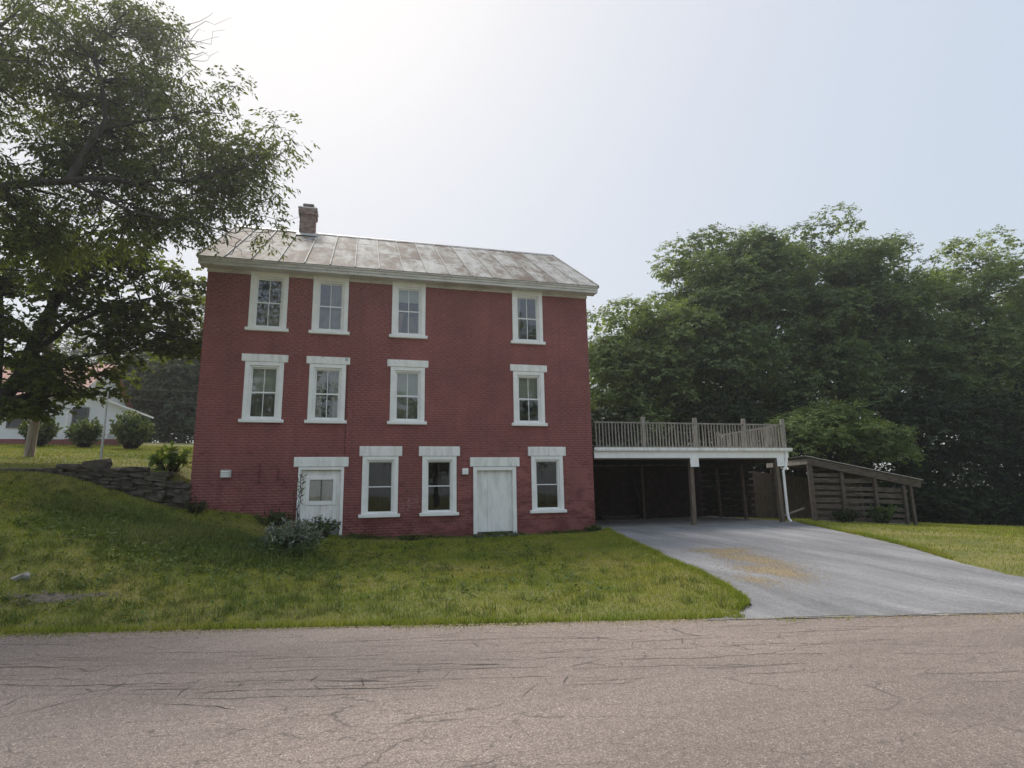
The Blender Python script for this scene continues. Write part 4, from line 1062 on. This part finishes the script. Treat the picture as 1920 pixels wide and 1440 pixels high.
for i, (x, y, rx, rz, lab) in enumerate(((17.5, 10, 3.0, 2.6, 'dark shrubby tree filling the gap beside the house corner behind the deck'), (23.5, 10.5, 3.2, 3.2, 'dark understory tree straight behind the deck railing corner post'),
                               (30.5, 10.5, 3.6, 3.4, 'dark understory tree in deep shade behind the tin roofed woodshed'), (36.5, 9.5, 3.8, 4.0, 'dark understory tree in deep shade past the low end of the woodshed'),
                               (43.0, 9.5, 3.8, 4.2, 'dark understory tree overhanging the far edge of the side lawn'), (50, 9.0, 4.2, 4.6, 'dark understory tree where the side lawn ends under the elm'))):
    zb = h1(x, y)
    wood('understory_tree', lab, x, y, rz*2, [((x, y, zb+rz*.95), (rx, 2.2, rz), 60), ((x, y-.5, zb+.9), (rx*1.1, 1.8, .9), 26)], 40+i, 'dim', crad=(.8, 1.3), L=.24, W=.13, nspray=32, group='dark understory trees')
# dense wood behind, added to block light from beyond the trees
r_ = np.random.default_rng(77)
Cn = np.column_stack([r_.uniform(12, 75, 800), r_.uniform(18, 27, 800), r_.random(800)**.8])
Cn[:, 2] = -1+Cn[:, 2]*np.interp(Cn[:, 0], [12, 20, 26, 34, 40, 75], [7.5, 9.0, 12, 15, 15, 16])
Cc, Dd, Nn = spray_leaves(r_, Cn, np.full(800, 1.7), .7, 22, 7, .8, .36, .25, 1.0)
tag(link('woods', leaves('woods', Cc, Dd, Nn, .40, .20, 'dim')), 'dense dark wood added to close off view and light behind the trees', 'woods', kind='stuff')

n = 420; Cn = np.column_stack([r_.uniform(13, 62, n), r_.uniform(7.0, 9.5, n), r_.random(n)])
Cn[:, 2] = height(Cn[:, 0], Cn[:, 1])+.2+Cn[:, 2]*1.6
ok = ~((Cn[:, 0] < 24.5) & (Cn[:, 1] < 6.6)); Cn = Cn[ok]
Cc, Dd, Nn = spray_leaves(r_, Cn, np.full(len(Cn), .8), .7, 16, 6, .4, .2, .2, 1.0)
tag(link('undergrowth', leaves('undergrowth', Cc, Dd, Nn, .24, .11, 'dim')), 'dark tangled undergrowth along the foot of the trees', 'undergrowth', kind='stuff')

# far trees at left, behind the white house
for i, (x, y, hh, rx, lab) in enumerate(((-10.2, 44, 17.5, 4.2, 'hazy tall tree seen past the corner of the brick house'), (-15.5, 46, 12, 4.5, 'hazy lower tree behind the white house roof'), (-5.5, 48, 14, 4.5, 'hazy tree mostly hidden by the brick house'),
                                         (-9.5, 27, 7.5, 3.0, 'dark bushy tree between the white house and the brick house'), (-6.6, 24, 6.5, 2.2, 'dark bushy tree growing past the end of the white house'), (-24, 50, 15, 6, 'hazy broad tree far behind the maple'))):
    zb = h1(x, y)
    tree('distant_tree', lab, (x, y, zb), ([(x, y, zb-.3), (x, y, zb+hh*.5), (x, y, zb+hh*.9)], .3, .05), [], [((x, y, zb+hh*.5), (rx, rx*.8, hh*.5), 80)],
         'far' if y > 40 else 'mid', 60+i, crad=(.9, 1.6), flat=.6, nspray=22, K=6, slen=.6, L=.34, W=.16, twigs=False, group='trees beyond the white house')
# trees across the road, behind the camera (mirrored in the windows)
bt = None
for i, (x, y, hh, lab) in enumerate(((-5, -52, 24, 'large tree across the road mirrored in the upper windows'), (14, -56, 17, 'lower tree across the road opposite the plank door'), (25, -53, 24, 'large tree across the road opposite the carport'))):
    tree('roadside_tree', lab, (x, y, -.3), ([(x, y, -.5), (x, y, hh*.5), (x, y, hh*.9)], .4, .05), [], [((x, y, hh*.58), (6.5, 4.5, hh*.40), 90)],
         'locust', 80+i, crad=(1.2, 2.2), flat=.6, nspray=16, K=6, slen=.9, L=.5, W=.24, twigs=False, group='trees across the road')

# ------------------------------------------------------------------ shrubs and plants
def shrub(name, label, x, y, hgt, rad, mat, seed, nst=40, L=.09, W=.035, K=16, spread=.9, cat='shrub', group=None, upw=.5, droop=0.0, bare=.25):
    r_ = np.random.default_rng(seed); zb = h1(x, y)
    t = thing(name, label, cat, (x, y, zb), group)
    st = MB(); C_ = []; D_2 = []; N_ = []
    for k in range(nst):
        a = r_.uniform(0, 6.283); rr = rad*spread*math.sqrt(r_.random()); hh = hgt*(1-.45*(rr/rad)**2)*r_.uniform(.6, 1.08)
        b0 = np.array([x+rr*.25*math.cos(a), y+rr*.25*math.sin(a), zb-.05]); e = np.array([x+rr*math.cos(a), y+rr*math.sin(a), zb+hh-droop*rr])
        p = branch_curve(r_, b0, e, .10, 6, .05); st.tube(p, np.linspace(.012, .003, 6), 4, False)
        tt = np.sort(r_.uniform(bare, 1.0, K)); s_ = np.linspace(0, 1, 6)
        q = np.stack([np.interp(tt, s_, p[:, j]) for j in range(3)], 1); dd = p[-1]-p[-3]; dd /= np.linalg.norm(dd)
        C_.append(q); D_2.append(unit(r_, K)*.9+dd*.6); N_.append(unit(r_, K)*.7+np.array([0, 0, upw]))
    st.build('stem', 'bark', t)
    C_ = np.vstack(C_); s = r_.uniform(.6, 1.3, len(C_))
    link('foliage', leaves('foliage', C_, np.vstack(D_2), np.vstack(N_), L*s, W*s, mat), t)
    return t
shrub('sage_shrub', 'silvery grey leaved shrub on the bank before the windowed white door', 3.0, -3.5, .78, .78, 'sage', 1, 110, .10, .028, 34)
shrub('weed_clump', 'leafy green weeds around the foot of the silvery shrub', 2.75, -3.9, .42, 1.15, 'weed', 2, 70, .10, .04, 14)
shrub('weed_clump', 'green weeds growing against the sill of the windowed white door', 3.4, -.7, .55, .75, 'weed', 3, 50, .10, .035, 16)
shrub('tall_weed', 'single tall dry weed stalk rising past the windowed white door', 2.82, -.8, 1.75, .22, 'weed', 4, 5, .13, .03, 9, bare=.6)
shrub('weed_clump', 'low weeds on the bank under the iron wall ties', 2.2, -.5, .4, .6, 'weed', 5, 36, .10, .035, 12)
shrub('weed_clump', 'sprawling green weeds hugging the wall between two ground floor windows', 5.85, -.28, .16, .5, 'turfweed', 14, 40, .07, .035, 10)
shrub('weed_clump', 'green weeds at the brick corner where the driveway begins', 11.5, -.3, .22, .35, 'turfweed', 15, 36, .07, .03, 10)
shrub('hosta_plant', 'bright yellow green leafy plant behind the stone wall at the house corner', -.75, .85, .75, .75, 'hosta', 6, 40, .20, .12, 8, upw=1.2, droop=.2)
shrub('weed_clump', 'dark weeds where the stone wall meets the brick corner', .25, -.35, .4, .35, 'weed', 7, 30, .08, .03, 12)
shrub('shed_weed', 'leafy weed growing in front of the woodshed slats', 21.9, -1.0, .75, .5, 'weed', 8, 30, .13, .07, 12)
shrub('shed_weed', 'smaller dark weed against the woodshed sill near the carport', 20.8, -.55, .5, .5, 'dim', 9, 26, .12, .06, 12)
for i, (x, y, s, lab) in enumerate(((-9.3, 12.6, 1.0, 'round shrub before the white house beside the bare pole'), (-7.4, 12.2, .92, 'round shrub before the window of the white house'), (-5.3, 11.4, 1.12, 'large round shrub off the corner of the white house'))):
    t = shrub('lilac_shrub', lab, x, y, 1.5*s, .85*s, 'lilac', 20+i, 90, .16, .09, 26, group='shrubs before the white house', bare=.25)
# white stone and bare patch on the bank
o = tag(link('pale_rock', SM[5], None, (-.75, -6.35, h1(-.75, -6.35)+.03)), 'small pale angular rock low on the grassy bank', 'rock'); o.scale = (.22, .15, .11); o.rotation_euler = (.1, -.35, .3)
o.data = SM[5].copy(); o.data.materials[0] = MT['palestone']
P = blob(.05, -7.15, .6, .22, .05, 1500); P = np.column_stack([P, height(P[:, 0], P[:, 1])+.012])
tag(link('bare_soil', scatter_chips('bare_soil', P, .022, 'soil')), 'bare grey patch of soil and gravel at the foot of the bank', 'soil', kind='stuff')

# ------------------------------------------------------------------ white house on the hill
wz = 3.95
wh = thing('white_house', 'white sided house with red roof standing uphill beyond the stone wall', 'house', (-10, 17, wz))
yw = 15.0
m2 = MB(); m2.box(-20, yw+.3, wz-.6, -9.3, yw+8, 6.3); m2.v += [(-20, yw+.3, 6.3), (-20, yw+8, 6.3), (-20, yw+4.1, 8.6), (-9.3, yw+.3, 6.3), (-9.3, yw+8, 6.3), (-9.3, yw+4.1, 8.6)]
k = len(m2.v); m2.f += [(k-6, k-5, k-4), (k-3, k-1, k-2)]; m2.build('wall', 'clap', wh)
m2 = MB(); m2.v += [(-9.28, yw, wz-.6), (-6.75, yw, wz-.6), (-6.75, yw, 5.68), (-8.6, yw, 6.42), (-9.28, yw, 6.42), (-9.28, yw+1.5, wz-.6), (-6.75, yw+1.5, wz-.6), (-6.75, yw+1.5, 5.68), (-8.6, yw+1.5, 6.42), (-9.28, yw+1.5, 6.42)]
m2.f += [(0, 1, 2, 3, 4), (9, 8, 7, 6, 5), (1, 6, 7, 2), (0, 4, 9, 5)]; m2.build('wing_wall', 'clap', wh)
m2 = MB(); m2.v += [(-8.75, yw-.25, 6.47), (-6.1, yw-.25, 5.4), (-6.1, yw+1.7, 5.4), (-8.75, yw+1.7, 6.47), (-8.75, yw-.25, 6.57), (-6.1, yw-.25, 5.5), (-6.1, yw+1.7, 5.5), (-8.75, yw+1.7, 6.57)]
m2.f += [(0, 3, 2, 1), (4, 5, 6, 7), (0, 1, 5, 4), (1, 2, 6, 5), (2, 3, 7, 6), (3, 0, 4, 7)]; m2.build('wing_roof', 'white', wh)
m2 = MB(); m2.quad((-20.3, yw-.1, 6.22), (-9.0, yw-.1, 6.22), (-9.0, yw+4.1, 8.75), (-20.3, yw+4.1, 8.75)); m2.quad((-20.3, yw+4.1, 8.75), (-9.0, yw+4.1, 8.75), (-9.0, yw+8.3, 6.22), (-20.3, yw+8.3, 6.22)); m2.build('roof', 'redroof', wh)
MB().box(-20.05, yw+.24, wz-.6, -9.35, yw+.298, wz+.22).build('foundation', 'redbase', wh); MB().box(-9.3, yw-.04, wz-.6, -6.72, yw-.002, wz+.22).build('foundation', 'redbase', wh)
MB().box(-9.36, yw-.03, wz+.23, -9.26, yw+.28, 6.4).build('corner_board', 'white', wh)
for (x0, z0, x1, z1, yy) in ((-9.1, 4.62, -8.42, 5.72, yw), (-11.9, 4.7, -11.2, 5.75, yw+.3)):
    wv = MB(); wv.box(x0, yy-.05, z0, x0+.07, yy-.002, z1); wv.box(x1-.07, yy-.05, z0, x1, yy-.002, z1); wv.box(x0+.071, yy-.05, z1-.07, x1-.071, yy-.002, z1); wv.box(x0+.071, yy-.05, z0, x1-.071, yy-.002, z0+.07)
    wo = wv.build('window', 'eave', wh); MB().box(x0+.07, yy-.03, z0+.07, x1-.07, yy-.02, z1-.07).build('pane', 'screen', wo); MB().box(x0+.07, yy-.015, z0+.07, x1-.07, yy-.012, z1-.07).build('blind', 'curtain', wo)

# poles and wires
PXP, PYP = -6.1, 5.0
pl = thing('utility_pole', 'bare weathered wooden pole leaning beside the stone wall', 'pole', (PXP, PYP, h1(PXP, PYP)))
zp = h1(PXP, PYP)
MB().tube([(PXP, PYP, zp-.5), (PXP+.05, PYP, zp+1.2), (PXP+.15, PYP, zp+4), (PXP+.25, PYP, zp+7.2)], [.145, .135, .125, .10], 12).build('shaft', 'pole', pl, True)
MB().beam((PXP-.45, PYP, zp+6.7), (PXP+.95, PYP, zp+6.7), .09, .11).build('crossarm', 'pole', pl)
fp = thing('pipe_post', 'thin grey metal pipe post standing up behind the stone wall peak', 'post', (-2.47, .8, h1(-2.47, .8)))
MB().tube([(-2.47, .8, 1.9), (-2.47, .8, 3.3)], .032, 8).build('lower_pipe', 'galv', fp); MB().tube([(-2.47, .8, 3.3), (-2.47, .8, 4.25)], .022, 8).build('upper_pipe', 'galv', fp)
MB().box(-2.36, .76, 2.93, -2.2, .80, 3.05, .005).build('sign_tag', 'galv', fp)
def cable(a, b, sag, r_=.008):
    t = np.linspace(0, 1, 14); p = np.outer(1-t, a)+np.outer(t, b); p[:, 2] -= 4*sag*t*(1-t); return MB().tube(p, r_, 5, False)
for k, (a, b, sg, lab) in enumerate((((PXP-.4, PYP, zp+6.8), (-.02, 1.8, 7.35), .12, 'topmost of the cables running from the pole to the brick house'), ((PXP+.85, PYP, zp+6.8), (-.02, 1.4, 7.2), .1, 'middle cable running from the pole crossarm to the brick house'), ((PXP+.22, PYP, zp+6.2), (-.02, 1.9, 6.9), .14, 'lowest of the cables running from the pole to the brick house'),
                          ((-14, 16, 7.8), (-.02, 5.0, 5.0), .3, 'cable sagging from the white house to the brick house'), ((-14, 16.5, 7.5), (-.02, 5.2, 4.6), .3, 'lower cable sagging from the white house to the brick house'))):
    tag(cable(np.array(a), np.array(b), sg).build('cable', 'wire'), lab, 'cable', 'overhead cables')

# ------------------------------------------------------------------ grass
def blades(name, X, Y, Z, hgt, wd, mat, lean=.45):
    n = len(X); th = rng.uniform(0, 6.283, n); la = rng.uniform(0, 6.283, n); ln = np.abs(rng.normal(0, lean, n))*hgt
    V = np.empty((n, 3, 3)); c, s = np.cos(th)*wd/2, np.sin(th)*wd/2
    V[:, 0] = np.stack([X-c, Y-s, Z-.01], 1); V[:, 1] = np.stack([X+c, Y+s, Z-.01], 1); V[:, 2] = np.stack([X+np.cos(la)*ln, Y+np.sin(la)*ln, Z+hgt], 1)
    return np_mesh(name, V.reshape(-1, 3), np.arange(n*3).reshape(n, 3), mat)
def lawn_pts(n, x0, x1, y0, y1):
    X = rng.uniform(x0, x1, n); Y = rng.uniform(y0, y1, n)
    d = road_d(X, Y); edge = .0+.12*np.sin(X*2.1)*np.sin(X*.7+1)+.06*np.sin(X*9.3)+.10*rng.standard_normal(n)
    ok = (d < edge) & ~in_poly(X, Y, DPOLY) & ~((X > -.1) & (X < 11.75) & (Y > -.03) & (Y < 8.3)) & ~((X > 11.5) & (X < 19.4) & (Y > -.3) & (Y < 5.7)) & ~((X < .1) & (Y > -.08) & (Y < .32))
    X, Y = X[ok], Y[ok]; return X, Y, np.where(road_d(X, Y) > 0, -.35, height(X, Y))
PX, PY, PZ = [np.concatenate(a) for a in zip(lawn_pts(330000, -5, 12.2, -11.8, .0), lawn_pts(90000, 14.8, 30, -14, 4), lawn_pts(60000, -16, .1, .3, 15))]
dist = np.hypot(PX-CAM[0], PY-CAM[1])
# uncut patch on the bank
tallm = smooth(0, 1, 1.25-np.abs((PX+.2*PY*0-.6)/3.2)**2-np.abs((PY+3.2-.0*PX+.35*(PX-.6))/1.9)**2)*(PX < 4.2)
pat = .5+.5*np.sin(PX*1.3+np.sin(PY*1.1)*1.5)*np.sin(PY*1.7+np.cos(PX*.9))
sel = rng.random(len(PX)) < tallm*.5
clump = .5+.5*np.sin(PX*7.1+2*np.sin(PY*5.3))*np.sin(PY*8.3+2*np.cos(PX*6.1))
hg = (.022+.045*rng.random(len(PX))*(.35+pat*.7)*(.5+clump))
hgt2 = hg*np.interp(dist, [8, 30], [1, 1.4])
gr = link('grass', blades('grass', PX[~sel], PY[~sel], PZ[~sel], hgt2[~sel], np.interp(dist[~sel], [8, 20, 35], [.011, .018, .035]), 'grass', .6))
tag(gr, 'mown green and yellowing lawn grass between the road and the houses', 'grass', kind='stuff')
# brim of longer blades along pavement edges and wall feet, and the uncut bank
ex, ey = [], []
for k in range(24000):
    c = rng.integers(4)
    if c == 0: x = rng.uniform(-5, 9.2); y = -8.55-.245*x+abs(rng.normal(0, .10)); 
    elif c == 1: a = along(DL, rng.random()*.93); x, y = a[0]-abs(rng.normal(0, .07)), a[1]+.03
    elif c == 2: a = along(DRr, rng.random()*.6); x, y = a[0]+abs(rng.normal(0, .12)), a[1]
    else: x = rng.uniform(0, 11.8); y = -.03-abs(rng.normal(0, .16))
    ex.append(x); ey.append(y)
ex = np.array(ex); ey = np.array(ey)
th_ = rng.uniform(.08, .30, sel.sum())*(.5+pat[sel]*.8)
EZ = height(ex, ey)
gr2 = blades('edge_grass', ex, ey, EZ, rng.uniform(.04, .10, len(ex)), .012, 'grass', .6)
tag(link('edge_grass', gr2), 'slightly longer grass fringing the pavement and wall foot', 'grass', kind='stuff')
TX, TY, TZ = PX[sel], PY[sel], PZ[sel]
tag(link('tall_grass', blades('tall_grass', TX, TY, TZ, th_, .016, 'tall', .55)), 'longer uncut grass on the bank below the stone wall', 'grass', kind='stuff')

# scattered coarse tufts and broad weeds in the turf
nt_ = 900; cx_ = rng.uniform(-4.5, 11, nt_); cy_ = -8.4-.245*cx_+np.abs(rng.normal(0, 4.2, nt_))+.1
wgt = np.where(cx_ < 4, 1.0, .35); keep = (rng.random(nt_) < wgt) & (cy_ < -.15) & ~in_poly(cx_, cy_, DPOLY); cx_, cy_ = cx_[keep], cy_[keep]
bx_ = np.repeat(cx_, 26)+rng.normal(0, .06, len(cx_)*26); by_ = np.repeat(cy_, 26)+rng.normal(0, .06, len(cx_)*26)
ok = (road_d(bx_, by_) < .03) & (by_ < -.05); bx_, by_ = bx_[ok], by_[ok]
tuft = blades('tuft', bx_, by_, height(bx_, by_), rng.uniform(.06, .17, len(bx_)), .014, 'tall', .7)
tag(link('grass_tufts', tuft), 'coarse darker tufts standing up out of the mown grass', 'grass', kind='stuff')
n = 1500; wx = np.concatenate([rng.normal(.6, 1.7, n), rng.uniform(-4, 9, 500)]); wy = np.concatenate([-3.4-.35*(wx[:n]-.6)+rng.normal(0, 1.1, n), rng.uniform(-9, -1, 500)])
ok = (road_d(wx, wy) < -.2) & (wy < -.3) & (wx < 8.8); wx, wy = wx[ok], wy[ok]; wz_ = height(wx, wy)
C_ = np.repeat(np.column_stack([wx, wy, wz_+.05]), 9, 0)+rng.normal(0, .05, (len(wx)*9, 3)); C_[:, 2] = np.maximum(C_[:, 2], np.repeat(wz_, 9)+.02)
lf = leaves('weed_leaves', C_, unit(rng, len(C_))*np.array([1, 1, .5]), unit(rng, len(C_))*.5+np.array([0, 0, 1.0]), rng.uniform(.05, .12, len(C_)), rng.uniform(.025, .05, len(C_)), 'turfweed')
tag(link('broadleaf_weeds', lf), 'low broadleaf weeds mixed through the uncut bank grass', 'weeds', kind='stuff')

# soil, leaf litter and seedlings along the foot of the brick wall
n = 5200; fx = rng.uniform(3.9, 11.75, n); fy = -.03-np.abs(rng.normal(0, .12, n))
tag(link('foundation_soil', scatter_chips('foundation_soil', np.column_stack([fx, fy, height(fx, fy)+.02]), .022, 'soil')), 'strip of bare soil and litter along the foot of the brick wall', 'soil', kind='stuff')
n = 700; fx = rng.uniform(4.1, 11.75, n); fx = fx[np.sin(fx*3.1)+.6*np.sin(fx*7.7) > rng.normal(0, .6, n)]; fy = -.06-np.abs(rng.normal(0, .12, len(fx)))
C_ = np.repeat(np.column_stack([fx, fy, height(fx, fy)+.05]), 8, 0)+np.abs(rng.normal(0, .04, (len(fx)*8, 3)))*np.array([1, -1, 1])
lf = leaves('seedlings', C_, unit(rng, len(C_))*np.array([1, 1, .6]), unit(rng, len(C_))*.5+np.array([0, 0, 1.0]), rng.uniform(.03, .08, len(C_)), rng.uniform(.015, .035, len(C_)), 'turfweed')
tag(link('wall_seedlings', lf), 'small dark seedlings sprouting along the foot of the brick wall', 'weeds', kind='stuff')

# ------------------------------------------------------------------ thin summer haze round the whole place
hm = bpy.data.materials.new('haze_air'); hm.use_nodes = True; hn = hm.node_tree.nodes
hn.remove(hn['Principled BSDF'])
pv = hn.new('ShaderNodeVolumePrincipled'); pv.inputs['Color'].default_value = (.93, .95, .97, 1); pv.inputs['Density'].default_value = .0012; pv.inputs['Anisotropy'].default_value = .65
hm.node_tree.links.new(pv.outputs[0], hn['Material Output'].inputs['Volume'])
MT['haze'] = hm
hz = MB().box(-415, -415, -3.0, 515, 515, 29.0).build('haze', 'haze')
tag(hz, 'thin pale summer haze filling the air', 'haze', kind='stuff')
SC.cycles.volume_bounces = 0
